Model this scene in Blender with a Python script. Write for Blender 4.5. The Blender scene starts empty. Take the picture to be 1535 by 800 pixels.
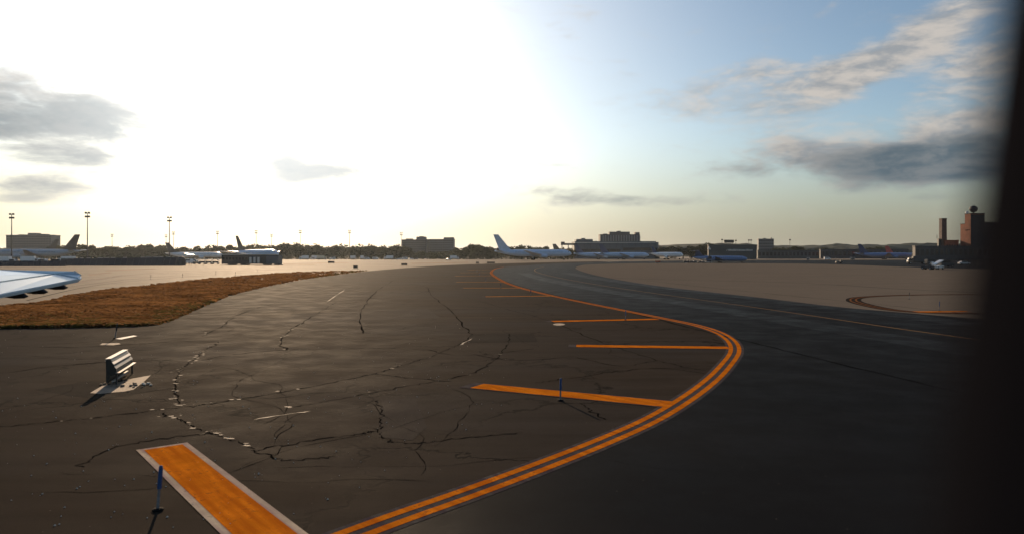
import bpy, bmesh, math, random
from mathutils import Vector, Matrix
random.seed(7)
R = math.radians
sc = bpy.context.scene
COL = sc.collection
# ---------------------------------------------------------------- camera
EYE, F, CU, HV = 4.0, 1100.0, 767.5, 382.0      # eye height, focal length in photo pixels, horizon row
cam = bpy.data.cameras.new('camera')
camo = bpy.data.objects.new('camera', cam); COL.objects.link(camo); sc.camera = camo
cam.sensor_width = 36.0; cam.lens = F / 1535 * 36.0
cam.shift_y = -(400 - HV) / 1535
cam.clip_start = 0.02; cam.clip_end = 20000
camo.location = (0, 0, EYE); camo.rotation_euler = (R(90), 0, 0)
cam.dof.use_dof = True; cam.dof.focus_distance = 45.0; cam.dof.aperture_fstop = 1.7
# ---------------------------------------------------------------- light
SUN_AZ, SUN_EL = math.atan((400 - CU) / F), R(14.0)
sunv = Vector((math.sin(SUN_AZ) * math.cos(SUN_EL), math.cos(SUN_AZ) * math.cos(SUN_EL), math.sin(SUN_EL)))
sl = bpy.data.lights.new('sun', 'SUN'); sl.energy = 5.0; sl.angle = R(0.5); sl.color = (1.0, 0.72, 0.46)
so = bpy.data.objects.new('sun', sl); COL.objects.link(so)
so.rotation_euler = sunv.to_track_quat('Z', 'Y').to_euler()
sc.view_settings.view_transform = 'Standard'; sc.view_settings.look = 'None'
sc.view_settings.exposure = 0.25; sc.view_settings.gamma = 1.0
sc.cycles.use_denoising = True
sc.cycles.max_bounces = 5; sc.cycles.diffuse_bounces = 2; sc.cycles.glossy_bounces = 2
sc.cycles.volume_bounces = 1; sc.cycles.transparent_max_bounces = 6
sc.cycles.sample_clamp_indirect = 6.0
# ---------------------------------------------------------------- sky
SKY_STRENGTH = 0.08
w = bpy.data.worlds.new('World'); sc.world = w; w.use_nodes = True
wt = w.node_tree; wt.nodes.clear()
def N(tree, typ, **kw):
    n = tree.nodes.new(typ)
    for k, v in kw.items():
        if k == 'ins':
            for i, x in v.items():
                if isinstance(x, bpy.types.NodeSocket): tree.links.new(x, n.inputs[i])
                else: n.inputs[i].default_value = x
        else: setattr(n, k, v)
    return n
def M(t, op, a, b=None, c=None, clamp=False):
    n = N(t, 'ShaderNodeMath', operation=op, use_clamp=clamp, ins={0: a})
    for i, x in ((1, b), (2, c)):
        if x is None: continue
        if isinstance(x, bpy.types.NodeSocket): t.links.new(x, n.inputs[i])
        else: n.inputs[i].default_value = x
    return n.outputs[0]
def SM(t, x, a, b, lo=0.0, hi=1.0, kind='SMOOTHSTEP'):
    return N(t, 'ShaderNodeMapRange', interpolation_type=kind, ins={0: x, 1: a, 2: b, 3: lo, 4: hi}).outputs[0]
def MIX(t, f, a, b, blend='MIX'):
    n = N(t, 'ShaderNodeMix', data_type='RGBA', blend_type=blend)
    for i, x in ((0, f), (6, a), (7, b)):
        if isinstance(x, bpy.types.NodeSocket): t.links.new(x, n.inputs[i])
        elif i == 0: n.inputs[0].default_value = x
        else: n.inputs[i].default_value = (*x, 1) if len(x) == 3 else x
    return n.outputs[2]
sky = N(wt, 'ShaderNodeTexSky', sky_type='NISHITA', sun_disc=False, sun_elevation=SUN_EL,
        sun_rotation=SUN_AZ % (2 * math.pi), air_density=1.0, dust_density=0.45, ozone_density=1.2, altitude=10)
D = N(wt, 'ShaderNodeTexCoord').outputs['Generated']
def vec(t, op, a, b=None, out=0):
    n = N(t, 'ShaderNodeVectorMath', operation=op, ins={0: a})
    if b is not None:
        if isinstance(b, bpy.types.NodeSocket): t.links.new(b, n.inputs[1])
        else: n.inputs[1].default_value = b
    return n.outputs[out]
Dn = vec(wt, 'NORMALIZE', D)
cosang = M(wt, 'MAXIMUM', vec(wt, 'DOT_PRODUCT', Dn, tuple(sunv), 1), 0.0)
# thin veil of high cloud scattering the sun forward: depends only on the angle from the sun
veil = M(wt, 'ADD', M(wt, 'MULTIPLY', M(wt, 'POWER', cosang, 12.0), 3.2), M(wt, 'MULTIPLY', M(wt, 'POWER', cosang, 90.0), 24.0))
def blob(u, v, su, sv, tilt=0.0):
    d = Vector(((u - CU) / F, 1, (HV - v) / F)).normalized()
    az = math.atan2(d.x, d.y)
    x = vec(wt, 'SUBTRACT', Dn, tuple(d))
    x = N(wt, 'ShaderNodeVectorRotate', rotation_type='Z_AXIS', ins={0: x, 3: az}).outputs[0]
    if tilt: x = N(wt, 'ShaderNodeVectorRotate', rotation_type='Y_AXIS', ins={0: x, 3: R(tilt)}).outputs[0]
    x = vec(wt, 'MULTIPLY', x, (F / su, F / su, F / sv))
    return SM(wt, vec(wt, 'LENGTH', x, out=1), 0.0, 2.0, 1.0, 0.0)
veil = M(wt, 'MULTIPLY', veil, M(wt, 'ADD', 1.0, M(wt, 'MULTIPLY', blob(560, 140, 560, 300), 2.6)))   # thin bright cirrus sheet
veil = M(wt, 'MULTIPLY', M(wt, 'SUBTRACT', 1.0, M(wt, 'EXPONENT', M(wt, 'MULTIPLY', veil, -1 / 8.5))), 8.5)   # an optically thick veil saturates
clear = MIX(wt, 1.0, MIX(wt, 1.0, sky.outputs[0], (.95, 1.0, 1.06), 'MULTIPLY'), MIX(wt, 1.0, (1.0, 0.96, 0.88), veil, 'MULTIPLY'), 'ADD')
# cumulus: fractal noise, denser where the photograph has its clouds
warp = N(wt, 'ShaderNodeTexNoise', ins={0: vec(wt, 'MULTIPLY', Dn, (5, 5, 12)), 2: 1.0, 3: 3.0})
Q = vec(wt, 'ADD', vec(wt, 'MULTIPLY', Dn, (11, 11, 38)), vec(wt, 'MULTIPLY', warp.outputs['Color'], (1.3, 1.3, 1.3)))
fbm = N(wt, 'ShaderNodeTexNoise', ins={0: Q, 2: 1.0, 3: 7.0, 4: 0.56}).outputs[0]
def total(bl):
    s = None
    for (u, v, su, sv, tl, wgt) in bl:
        b = M(wt, 'MULTIPLY', blob(u, v, su, sv, tl), wgt)
        s = b if s is None else M(wt, 'ADD', s, b)
    return s
DARK = [(40, 190, 150, 46, 0, 1.0), (120, 170, 90, 26, 0, .6), (50, 278, 55, 16, 0, .75), (30, 301, 40, 6, 0, .55), (130, 238, 60, 12, 0, .5),
        (415, 260, 70, 30, 0, .72), (495, 253, 95, 20, 0, .80), (870, 294, 75, 12, 0, .75), (1010, 303, 70, 10, 0, .6), (1330, 238, 180, 22, 0, 1.0), (1420, 262, 110, 22, 0, .85), (1440, 230, 90, 24, 0, .6),
        (1400, 296, 40, 6, 0, .45)]
LITE = [(1110, 145, 105, 34, 0, .85), (1235, 104, 55, 22, 0, .7), (1330, 85, 110, 24, 28, .85), (1400, 50, 110, 22, 30, .7), (1470, 110, 60, 42, 20, .95), (1280, 205, 100, 20, 8, .7),
        (1430, 200, 80, 16, 10, .7), (1200, 228, 80, 18, -12, .5), (20, 135, 60, 16, 0, .55), (1130, 95, 30, 14, 0, .4)]
tb, tlite = total(DARK), total(LITE)
general = SM(wt, fbm, 0.60, 0.80, 0.0, 0.55)
lowh = SM(wt, vec(wt, 'DOT_PRODUCT', Dn, (0, 0, 1), 1), 0.0, 0.17, 0.85, 0.0)
hcol = MIX(wt, 1.0, (2.35, 2.3, 2.0), MIX(wt, 1.0, (1.0, .97, .85), M(wt, 'ADD', M(wt, 'MULTIPLY', M(wt, 'POWER', cosang, 8.0), 3.0), M(wt, 'MULTIPLY', veil, .7)), 'MULTIPLY'), 'ADD')
clear = MIX(wt, lowh, clear, hcol)      # grey-cream murk low over the horizon, all the way round
up = SM(wt, vec(wt, 'DOT_PRODUCT', Dn, (0, 0, 1), 1), 0.015, 0.09)
nz = M(wt, 'MULTIPLY', M(wt, 'SUBTRACT', fbm, 0.5), 2.8)
fin2 = N(wt, 'ShaderNodeTexNoise', ins={0: vec(wt, 'MULTIPLY', Q, (2.6, 2.6, 2.2)), 2: 1.0, 3: 6.0, 4: .6}).outputs[0]
nf = M(wt, 'MULTIPLY', M(wt, 'SUBTRACT', fin2, .5), .9)
dk = SM(wt, M(wt, 'ADD', M(wt, 'ADD', tb, M(wt, 'MULTIPLY', nz, .62)), M(wt, 'MULTIPLY', nf, .9)), 0.15, 1.35)
lt = SM(wt, M(wt, 'ADD', M(wt, 'ADD', tlite, M(wt, 'MULTIPLY', tb, .75)), M(wt, 'ADD', M(wt, 'MULTIPLY', nz, .8), M(wt, 'MULTIPLY', nf, 1.4))), 0.05, 1.40)
glow2 = M(wt, 'MULTIPLY', M(wt, 'POWER', cosang, 16.0), 8.0)
shade = SM(wt, fin2, .32, .66)
litcol = MIX(wt, 1.0, MIX(wt, shade, (3.4, 3.6, 3.8), (6.2, 5.7, 5.2)), MIX(wt, 1.0, (1.0, .96, .88), glow2, 'MULTIPLY'), 'ADD')
drkcol = MIX(wt, 1.0, MIX(wt, shade, (1.05, 1.5, 1.85), (1.9, 2.2, 2.4)), MIX(wt, 1.0, (1.0, 1.0, .96), M(wt, 'MULTIPLY', M(wt, 'POWER', cosang, 30.0), 9.0), 'MULTIPLY'), 'ADD')
skyc = MIX(wt, M(wt, 'MULTIPLY', M(wt, 'MAXIMUM', M(wt, 'MULTIPLY', lt, .95), M(wt, 'MULTIPLY', general, .5)), up), clear, litcol)
skyc = MIX(wt, M(wt, 'MULTIPLY', M(wt, 'MULTIPLY', dk, .96), up), skyc, drkcol)
bg = N(wt, 'ShaderNodeBackground', ins={0: skyc, 1: SKY_STRENGTH})
wt.links.new(bg.outputs[0], N(wt, 'ShaderNodeOutputWorld').inputs[0])

# ---------------------------------------------------------------- helpers
def gp(u, v, z=0.0):
    """point of the ground seen at photo pixel (u, v)"""
    Y = EYE * F / (v - HV); return Vector(((u - CU) / F * Y, Y, z))
def px(u, v, Y): return Vector(((u - CU) / F * Y, Y, EYE - (v - HV) / F * Y))
def ux(u, Y): return (u - CU) / F * Y
def vz(v, Y): return EYE - (v - HV) / F * Y
def by(v): return EYE * F / (v - HV)
def catmull(p, n=8, closed=False):
    out = []; m = len(p)
    for i in range(m - 1):
        a, b, c, d = p[max(i - 1, 0)], p[i], p[i + 1], p[min(i + 2, m - 1)]
        for k in range(n):
            t = k / n
            out.append(tuple(.5 * ((2 * b[j]) + (c[j] - a[j]) * t + (2 * a[j] - 5 * b[j] + 4 * c[j] - d[j]) * t * t + (3 * b[j] - a[j] - 3 * c[j] + d[j]) * t ** 3) for j in range(2)))
    out.append(tuple(p[-1])); return out
class MB:
    def __init__(s): s.v = []; s.f = []
    def add(s, vs, fs):
        o = len(s.v); s.v += [tuple(x) for x in vs]; s.f += [tuple(i + o for i in f) for f in fs]; return s
    def box(s, x0, x1, y0, y1, z0, z1):
        return s.add([(x, y, z) for z in (z0, z1) for y in (y0, y1) for x in (x0, x1)],
                     [(0, 2, 3, 1), (4, 5, 7, 6), (0, 1, 5, 4), (2, 6, 7, 3), (0, 4, 6, 2), (1, 3, 7, 5)])
    def prism(s, prof, y0, y1):
        """profile of (x, z) extruded along y"""
        n = len(prof)
        return s.add([(x, y0, z) for x, z in prof] + [(x, y1, z) for x, z in prof],
                     [tuple(range(n)), tuple(range(2 * n - 1, n - 1, -1))] + [(i, i + n, (i + 1) % n + n, (i + 1) % n) for i in range(n)])
    def slab(s, top, th):
        """closed outline of 3-D points with a thickness downward"""
        n = len(top)
        return s.add([tuple(p) for p in top] + [(p[0], p[1], p[2] - th) for p in top],
                     [tuple(range(n)), tuple(range(2 * n - 1, n - 1, -1))] + [(i, i + n, (i + 1) % n + n, (i + 1) % n) for i in range(n)])
    def loft(s, rings, cap=True):
        n = len(rings[0]); o = len(s.v)
        vs = [p for r in rings for p in r]; fs = []
        for k in range(len(rings) - 1):
            for i in range(n):
                j = (i + 1) % n; fs.append((k * n + i, k * n + j, (k + 1) * n + j, (k + 1) * n + i))
        if cap: fs += [tuple(range(n - 1, -1, -1)), tuple((len(rings) - 1) * n + i for i in range(n))]
        return s.add(vs, fs)
    def tube(s, a, b, r0, r1=None, n=8):
        a, b = Vector(a), Vector(b); r1 = r0 if r1 is None else r1
        d = (b - a).normalized(); x = d.orthogonal().normalized(); y = d.cross(x)
        return s.loft([[tuple(p + r * (math.cos(2 * math.pi * i / n) * x + math.sin(2 * math.pi * i / n) * y)) for i in range(n)] for p, r in ((a, r0), (b, r1))])
    def lathe(s, prof, n=12, c=(0, 0, 0)):
        return s.loft([[(c[0] + r * math.cos(2 * math.pi * i / n), c[1] + r * math.sin(2 * math.pi * i / n), c[2] + z) for i in range(n)] for r, z in prof])
    def build(s, name, m, parent=None, smooth=False, bevel=0.0):
        me = bpy.data.meshes.new(name); me.from_pydata(s.v, [], s.f)
        bm = bmesh.new(); bm.from_mesh(me); bmesh.ops.recalc_face_normals(bm, faces=bm.faces)
        if bevel: bmesh.ops.bevel(bm, geom=[e for e in bm.edges if e.is_manifold and e.calc_face_angle(0) > .6], offset=bevel, segments=2, affect='EDGES', clamp_overlap=True)
        bm.to_mesh(me); bm.free()
        me.materials.append(m)
        if smooth:
            for p in me.polygons: p.use_smooth = True
            me.set_sharp_from_angle(angle=R(38))
        o = bpy.data.objects.new(name, me); COL.objects.link(o)
        if parent: o.parent = parent
        return o
def sheet(name, pts, z, m, parent=None, kind='structure'):
    me = bpy.data.meshes.new(name)
    me.from_pydata([(p[0], p[1], z) for p in pts], [], [tuple(range(len(pts)))])
    bm = bmesh.new(); bm.from_mesh(me)
    bmesh.ops.triangulate(bm, faces=bm.faces, ngon_method='EAR_CLIP')
    for f in bm.faces:
        if f.normal.z < 0: f.normal_flip()
    bm.to_mesh(me); bm.free(); me.materials.append(m)
    o = bpy.data.objects.new(name, me); COL.objects.link(o)
    if parent: o.parent = parent
    elif kind: o['kind'] = kind
    return o
def ribbon_into(mb, path, w, z, off=0.0, jitter=0.0, taper=False):
    """flat strip along ground points"""
    P = [Vector((p[0], p[1])) for p in path]; n = len(P); vs = []
    for i in range(n):
        t = (P[min(i + 1, n - 1)] - P[max(i - 1, 0)]); t = t.normalized() if t.length > 1e-9 else Vector((1, 0))
        nr = Vector((-t.y, t.x)); c = P[i] + nr * off
        ww = w * (random.uniform(1 - jitter, 1 + jitter) if jitter else 1)
        if taper and (i == 0 or i == n - 1): ww *= .15
        sh = random.uniform(-1, 1) * jitter * w if jitter else 0
        for sgn in (.5, -.5):
            q = c + nr * (sgn * ww + sh); vs.append((q.x, q.y, z))
    mb.add(vs, [(2 * i, 2 * i + 1, 2 * i + 3, 2 * i + 2) for i in range(n - 1)]); return mb
def tag(o, label=None, cat=None, group=None, kind=None):
    if label: o['label'] = label
    if cat: o['category'] = cat
    if group: o['group'] = group
    if kind: o['kind'] = kind
    return o
def empty(name, loc, rz=0.0, label=None, cat=None, group=None):
    o = bpy.data.objects.new(name, None); COL.objects.link(o)
    o.location = loc; o.rotation_euler = (0, 0, rz); o.empty_display_size = .2
    return tag(o, label, cat, group)
def copy_tree(o, parent=None):
    c = o.copy(); COL.objects.link(c)
    if parent: c.parent = parent
    for ch in list(o.children): copy_tree(ch, c)
    return c
# ---------------------------------------------------------------- materials
def mat(name, col, rough=.6, metal=0.0, spec=.5, var=0.0, scale=1.0, bump=0.0, bscale=30.0, coat=0.0):
    m = bpy.data.materials.new(name); m.use_nodes = True; t = m.node_tree
    b = t.nodes['Principled BSDF']
    b.inputs['Base Color'].default_value = (*col, 1); b.inputs['Roughness'].default_value = rough
    b.inputs['Metallic'].default_value = metal; b.inputs['Specular IOR Level'].default_value = spec
    b.inputs['Coat Weight'].default_value = coat
    co = N(t, 'ShaderNodeTexCoord').outputs['Object']
    if var:
        n = N(t, 'ShaderNodeTexNoise', ins={0: co, 2: scale, 3: 6.0, 4: .62}).outputs[0]
        a = tuple(c * (1 - var) for c in col); c2 = tuple(min(1, c * (1 + var)) for c in col)
        t.links.new(MIX(t, SM(t, n, .28, .72), a, c2), b.inputs['Base Color'])
    if bump:
        n = N(t, 'ShaderNodeTexNoise', ins={0: co, 2: bscale, 3: 4.0}).outputs[0]
        t.links.new(N(t, 'ShaderNodeBump', ins={0: bump, 1: .02, 'Height': n}).outputs[0], b.inputs['Normal'])
    return m
def pavement(name, col, rough, var, tint, streak=.3, crack=0.0, cell=5.0, wear=(0, 0, 0), spec=.5, bump=.6, grain=90.0):
    """weathered pavement: aggregate grain, mottling, long stains and a web of hairline cracks"""
    m = bpy.data.materials.new(name); m.use_nodes = True; t = m.node_tree; b = t.nodes['Principled BSDF']
    co = N(t, 'ShaderNodeTexCoord').outputs['Object']
    big = N(t, 'ShaderNodeTexNoise', ins={0: vec(t, 'MULTIPLY', co, (.05, .09, 1)), 2: 1.0, 3: 5.0, 4: .6}).outputs[0]
    mid = N(t, 'ShaderNodeTexNoise', ins={0: co, 2: .55, 3: 7.0, 4: .65}).outputs[0]
    stk = N(t, 'ShaderNodeTexNoise', ins={0: vec(t, 'MULTIPLY', co, (.10, .9, 1)), 2: 1.0, 3: 4.0, 4: .6, 'Distortion': .6}).outputs[0]
    fin = N(t, 'ShaderNodeTexNoise', ins={0: co, 2: grain, 3: 2.0}).outputs[0]
    k = M(t, 'ADD', M(t, 'MULTIPLY', M(t, 'SUBTRACT', big, .5), 2.4 * var), M(t, 'MULTIPLY', M(t, 'SUBTRACT', mid, .5), 1.6 * var))
    k = M(t, 'ADD', k, M(t, 'MULTIPLY', M(t, 'SUBTRACT', stk, .5), 2.0 * streak))
    k = M(t, 'ADD', k, M(t, 'MULTIPLY', M(t, 'SUBTRACT', fin, .5), .7))
    k = M(t, 'MAXIMUM', M(t, 'ADD', k, 1.0), .25)
    base = MIX(t, SM(t, big, .35, .65), col, tint)
    c = MIX(t, 1.0, base, N(t, 'ShaderNodeCombineColor', ins={0: k, 1: k, 2: k}).outputs[0], 'MULTIPLY')
    h = fin
    if crack:
        wp = N(t, 'ShaderNodeTexNoise', ins={0: co, 2: .35, 3: 5.0, 4: .6}).outputs['Color']
        cc = vec(t, 'ADD', vec(t, 'MULTIPLY', co, (1 / cell, 1 / cell, 1)), vec(t, 'MULTIPLY', wp, (.9, .9, 0)))
        vo = N(t, 'ShaderNodeTexVoronoi', feature='DISTANCE_TO_EDGE', ins={0: cc, 2: 1.0}).outputs[0]
        line = SM(t, vo, .004, .016, 1.0, 0.0)
        keep = SM(t, N(t, 'ShaderNodeTexNoise', ins={0: co, 2: .13, 3: 2.0}).outputs[0], .40, .56)
        line = M(t, 'MULTIPLY', M(t, 'MULTIPLY', line, keep), crack)
        c = MIX(t, line, c, (.012, .011, .010))
        h = M(t, 'SUBTRACT', fin, M(t, 'MULTIPLY', line, 1.5))
    # pale aggregate showing in the surface
    ag = N(t, 'ShaderNodeTexVoronoi', ins={0: co, 2: 9.0})
    pick = SM(t, N(t, 'ShaderNodeSeparateColor', ins={0: ag.outputs['Color']}).outputs[0], .955, .965)
    c = MIX(t, M(t, 'MULTIPLY', M(t, 'MULTIPLY', SM(t, ag.outputs['Distance'], .06, .14, 1.0, 0.0), pick), .8), c, (.17, .145, .12))
    t.links.new(c, b.inputs['Base Color'])
    t.links.new(SM(t, mid, .3, .7, rough - .08, rough + .08), b.inputs['Roughness'])
    b.inputs['Specular IOR Level'].default_value = spec
    t.links.new(N(t, 'ShaderNodeBump', ins={0: bump, 1: .01, 'Height': h}).outputs[0], b.inputs['Normal'])
    return m
def paint(name, col, worn, rough=.9):
    """road paint, worn through to the asphalt in flecks"""
    m = bpy.data.materials.new(name); m.use_nodes = True; t = m.node_tree; b = t.nodes['Principled BSDF']
    co = N(t, 'ShaderNodeTexCoord').outputs['Object']
    n1 = N(t, 'ShaderNodeTexNoise', ins={0: co, 2: 9.0, 3: 6.0, 4: .7}).outputs[0]
    n2 = N(t, 'ShaderNodeTexNoise', ins={0: vec(t, 'MULTIPLY', co, (1.2, 1.2, 1)), 2: 1.0, 3: 5.0, 4: .65}).outputs[0]
    n3 = N(t, 'ShaderNodeTexNoise', ins={0: co, 2: 70.0, 3: 2.0}).outputs[0]
    c = MIX(t, SM(t, n2, .35, .66), tuple(x * .72 for x in col), col)
    c = MIX(t, SM(t, n3, .3, .7, 0, .35), c, tuple(x * .55 for x in col))
    c = MIX(t, SM(t, M(t, 'ADD', n1, M(t, 'MULTIPLY', n2, .35)), .80 - worn * .2, .90 - worn * .2, 0, .5), c, (.05, .04, .03))
    n4 = N(t, 'ShaderNodeTexNoise', ins={0: vec(t, 'MULTIPLY', N(t, 'ShaderNodeVectorRotate', rotation_type='Z_AXIS', ins={0: co, 3: .90}).outputs[0], (.45, 5.5, 1)), 2: 1.0, 3: 4.0, 4: .6}).outputs[0]
    c = MIX(t, SM(t, n4, .36, .66, 0, .65), c, tuple(x * y for x, y in zip(col, (.46, .34, .5))))
    t.links.new(c, b.inputs['Base Color']); b.inputs['Roughness'].default_value = rough; b.inputs['Specular IOR Level'].default_value = 0.0
    t.links.new(N(t, 'ShaderNodeBump', ins={0: .4, 1: .01, 'Height': n3}).outputs[0], b.inputs['Normal'])
    return m
m_soil = mat('soil', (.10, .075, .05), .95, var=.3, scale=.05)
m_apron = pavement('apron_concrete', (.150, .119, .084), .82, .2, (.172, .137, .10), .30, spec=.02, bump=.3)
m_old = pavement('old_asphalt', (.045, .0345, .0255), .8, .50, (.035, .030, .026), .42, crack=.8, cell=6.0, spec=.0018)
m_new = pavement('fresh_asphalt', (.0105, .011, .012), .5, .18, (.0135, .0137, .0145), .16, spec=.0025)
m_island = pavement('island_concrete', (.170, .145, .116), .9, .14, (.150, .129, .105), .22, spec=0.0, bump=.3)
m_orange = paint('orange_paint', (.80, .235, .016), .32)
m_orange_far = paint('yellow_paint', (.70, .31, .06), .2)
m_white = paint('white_border_paint', (.62, .51, .38), .12)
m_greyline = paint('grey_border_paint', (.115, .106, .096), .6)
m_crack = mat('crack_filler', (.010, .009, .008), .9, spec=0, var=.3, scale=3)
m_spall = mat('spalled_edge', (.062, .047, .033), .8, var=.4, scale=8)
m_patch = pavement('asphalt_patch', (.046, .039, .033), .8, .15, (.042, .036, .032), .15, spec=.0018)
m_stain = pavement('stained_asphalt', (.026, .022, .0185), .8, .2, (.027, .023, .0195), .2, spec=.0018)
m_pad = mat('pad_concrete', (.21, .15, .10), .85, var=.35, scale=3.0, bump=.5, bscale=25)
m_turf = mat('turf_soil', (.12, .062, .026), .95, var=.4, scale=.12, spec=.1)
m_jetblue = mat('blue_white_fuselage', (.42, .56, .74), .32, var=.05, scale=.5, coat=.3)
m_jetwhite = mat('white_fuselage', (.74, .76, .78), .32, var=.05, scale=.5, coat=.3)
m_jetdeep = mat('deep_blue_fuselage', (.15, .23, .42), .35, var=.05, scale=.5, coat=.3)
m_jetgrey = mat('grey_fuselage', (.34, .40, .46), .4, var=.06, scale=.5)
m_taildark = mat('dark_tail_paint', (.035, .032, .030), .5, var=.2, scale=.4)
m_tailblue = mat('dark_blue_tail_paint', (.02, .035, .10), .45, var=.2, scale=.4)
m_tailred = mat('red_tail_paint', (.42, .05, .035), .45, var=.1, scale=.4)
m_tailpale = mat('pale_tail_paint', (.40, .50, .60), .4, var=.1, scale=.3)
m_metal = mat('bare_metal', (.45, .46, .48), .38, .8, var=.1, scale=2)
m_dark = mat('dark_metal', (.022, .022, .024), .5, var=.3, scale=3)
m_glass = mat('dark_glass', (.012, .015, .02), .12)
m_rubber = mat('tyre_rubber', (.012, .012, .012), .9, spec=.05)
m_lead = mat('light_grey_metal', (.42, .44, .46), .35, .3, var=.12, scale=2)
m_wing = mat('wing_paint', (.70, .78, .82), .30, .5, var=.06, scale=1.5, coat=.2)
m_wingflap = mat('flap_paint', (.42, .54, .62), .36, .4, var=.08, scale=1.5)
m_unlit_surround = mat('unlit_surround_black', (.008, .008, .010), .9, spec=0)  # near-black colour stands in for the unlit cabin side of the window
def leafy(name, col, var, scale, trans):
    m = mat(name, col, .95, var=var, scale=scale, spec=0.0); t = m.node_tree; b = t.nodes['Principled BSDF']
    tr = N(t, 'ShaderNodeBsdfTranslucent'); src = b.inputs['Base Color'].links[0].from_socket
    t.links.new(src, tr.inputs[0]); mx = N(t, 'ShaderNodeMixShader', ins={0: trans})
    t.links.new(b.outputs[0], mx.inputs[1]); t.links.new(tr.outputs[0], mx.inputs[2])
    t.links.new(mx.outputs[0], t.nodes['Material Output'].inputs[0]); return m
m_grassdry = leafy('dry_grass', (.150, .076, .031), .45, .25, .5)
m_grassgrn = leafy('green_grass', (.095, .07, .024), .35, .3, .4)
m_leaf = leafy('foliage', (.050, .056, .030), .45, .45, .25)
m_bark = mat('bark', (.06, .045, .035), .95, var=.3, scale=2)
m_hill = mat('wooded_hill', (.045, .055, .040), .95, var=.4, scale=.012, spec=.05)
m_bluegrey = mat('blue_grey_cladding', (.065, .085, .105), .55, var=.12, scale=.08)
m_beige = mat('grey_concrete_wall', (.08, .085, .09), .75, var=.15, scale=.08)
m_brick = mat('red_brick', (.26, .085, .045), .85, var=.25, scale=.3, bump=.4, bscale=3)
m_darkwall = mat('dark_cladding', (.025, .028, .035), .6, var=.2, scale=.15)
m_darkbrick = mat('dark_brick', (.085, .055, .045), .85, var=.3, scale=.3)
m_tealwall = mat('teal_wall', (.025, .038, .045), .6, var=.2, scale=.1)
m_pale = mat('pale_roof_edge', (.62, .60, .55), .5, var=.1, scale=.5)
m_whitev = mat('white_vehicle_paint', (.78, .77, .75), .35, var=.05, scale=2, coat=.4)
m_cream = mat('cream_vehicle_paint', (.70, .58, .42), .4, var=.06, scale=2, coat=.3)
m_darkv = mat('dark_vehicle_paint', (.03, .033, .042), .35, var=.1, scale=2, coat=.4)
m_bluesleeve = mat('blue_reflector', (.010, .058, .18), .6, var=.15, scale=30)
m_postgrey = mat('weathered_post', (.17, .175, .18), .6, var=.25, scale=30)
m_louvre = mat('galvanised_louvre', (.34, .33, .31), .5, .3, var=.25, scale=14)
m_sign = mat('sign_black', (.025, .022, .018), .5, var=.3, scale=3)
m_signred = mat('sign_red', (.45, .08, .03), .5)
m_signface = mat('sign_yellow', (.50, .30, .03), .5)
m_stone = mat('pale_stone', (.55, .50, .42), .8)

# ---------------------------------------------------------------- ground and pavements
sheet('ground', [(-6000, -900), (6000, -900), (6000, 9000), (-6000, 9000)], 0.0, m_soil)
ap = sheet('concrete_apron', [(-520, 2), (620, 2), (760, 700), (-760, 700)], .004, m_apron)
edge_px = [(100, 491), (200, 489), (235, 486), (262, 477), (300, 460), (350, 441), (420, 425), (480, 415), (545, 407), (600, 402), (650, 398.6), (690, 396.6), (750, 394.8), (830, 392.8), (900, 391.6)]
edge = [gp(u, v) for u, v in catmull(edge_px, 6)]
sheet_pts = [Vector((-90, 2)), gp(-1500, 494), gp(-400, 493), gp(0, 492)] + edge + [gp(960, 395), gp(960, 440), gp(1130, 490), gp(1180, 545), gp(1020, 680), gp(760, 790), Vector((-.6, 8)), Vector((-.6, 2))]
shoulder = sheet('asphalt_shoulder', sheet_pts, .008, m_old)
outer_px = [(380, 868), (580, 791), (700, 747.5), (800, 710), (900, 670), (980, 634), (1035, 601), (1075, 570), (1099, 543), (1108, 526), (1102, 511.5), (1082, 498.5), (1048, 487.5), (1000, 477.5),
            (940, 465.5), (880, 453.5), (830, 443), (790, 433.3), (765, 425.5), (750, 418.5), (740, 412), (737.5, 408), (743, 403), (756, 400.3)]
outer_s = catmull(outer_px, 10)
outer = [gp(u, v) for u, v in outer_s]
sheet('taxiway_asphalt', outer + [gp(u, v) for u, v in ((787, 398), (815, 396), (850, 394.4), (930, 391.7), (1020, 390.6), (1150, 389.9), (1300, 389.6), (1560, 389.6))] +
      [Vector((500, 300)), Vector((200, 2)), Vector((-3.2, 2))], .012, m_new)
isl_px = [(1900, 525), (1700, 500), (1535, 484), (1435, 475), (1350, 468), (1250, 459), (1150, 447), (1060, 437), (980, 427.5), (920, 418), (885, 410.5), (868, 405), (862.5, 401.5), (868, 398.6), (885, 396.4), (950, 394.7), (1050, 394.2), (1200, 395.2), (1280, 397), (1400, 401.4), (1535, 404.5), (1900, 412)]
isl = [gp(u, v) for u, v in catmull(isl_px, 6)]
island = sheet('concrete_island', isl, .016, m_island)
# painted lines
def line(name, path, w, z, m, parent, off=0.0): return ribbon_into(MB(), path, w, z, off).build(name, m, parent)
line('line_border', outer, .74, .016, m_greyline, shoulder, off=.17)
line('edge_line', outer, .175, .020, m_orange, shoulder, off=0.0)
line('edge_line', outer, .175, .020, m_orange, shoulder, off=.335)
def bar(p, q, w, m=m_orange, border=0.0, grey=True):
    p, q = gp(*p), gp(*q)
    if border:
        t = (q - p).normalized()
        line('bar_border', [p, q], w + 2 * border, .018, m_white, shoulder)
        line('shoulder_bar', [p + t * border, q], w, .022, m, shoulder)
    else:
        t = (q - p).normalized()
        line('bar_border', [p - t * .35, q], w + .16, .017, m_greyline, shoulder)
        line('shoulder_bar', [p, q], w, .021, m, shoulder)
bar((243, 669), (430, 830), .74, border=.125)
bar((715, 578.5), (1003, 606), .80)
bar((864, 518.3), (1092, 521.2), .80)
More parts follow.
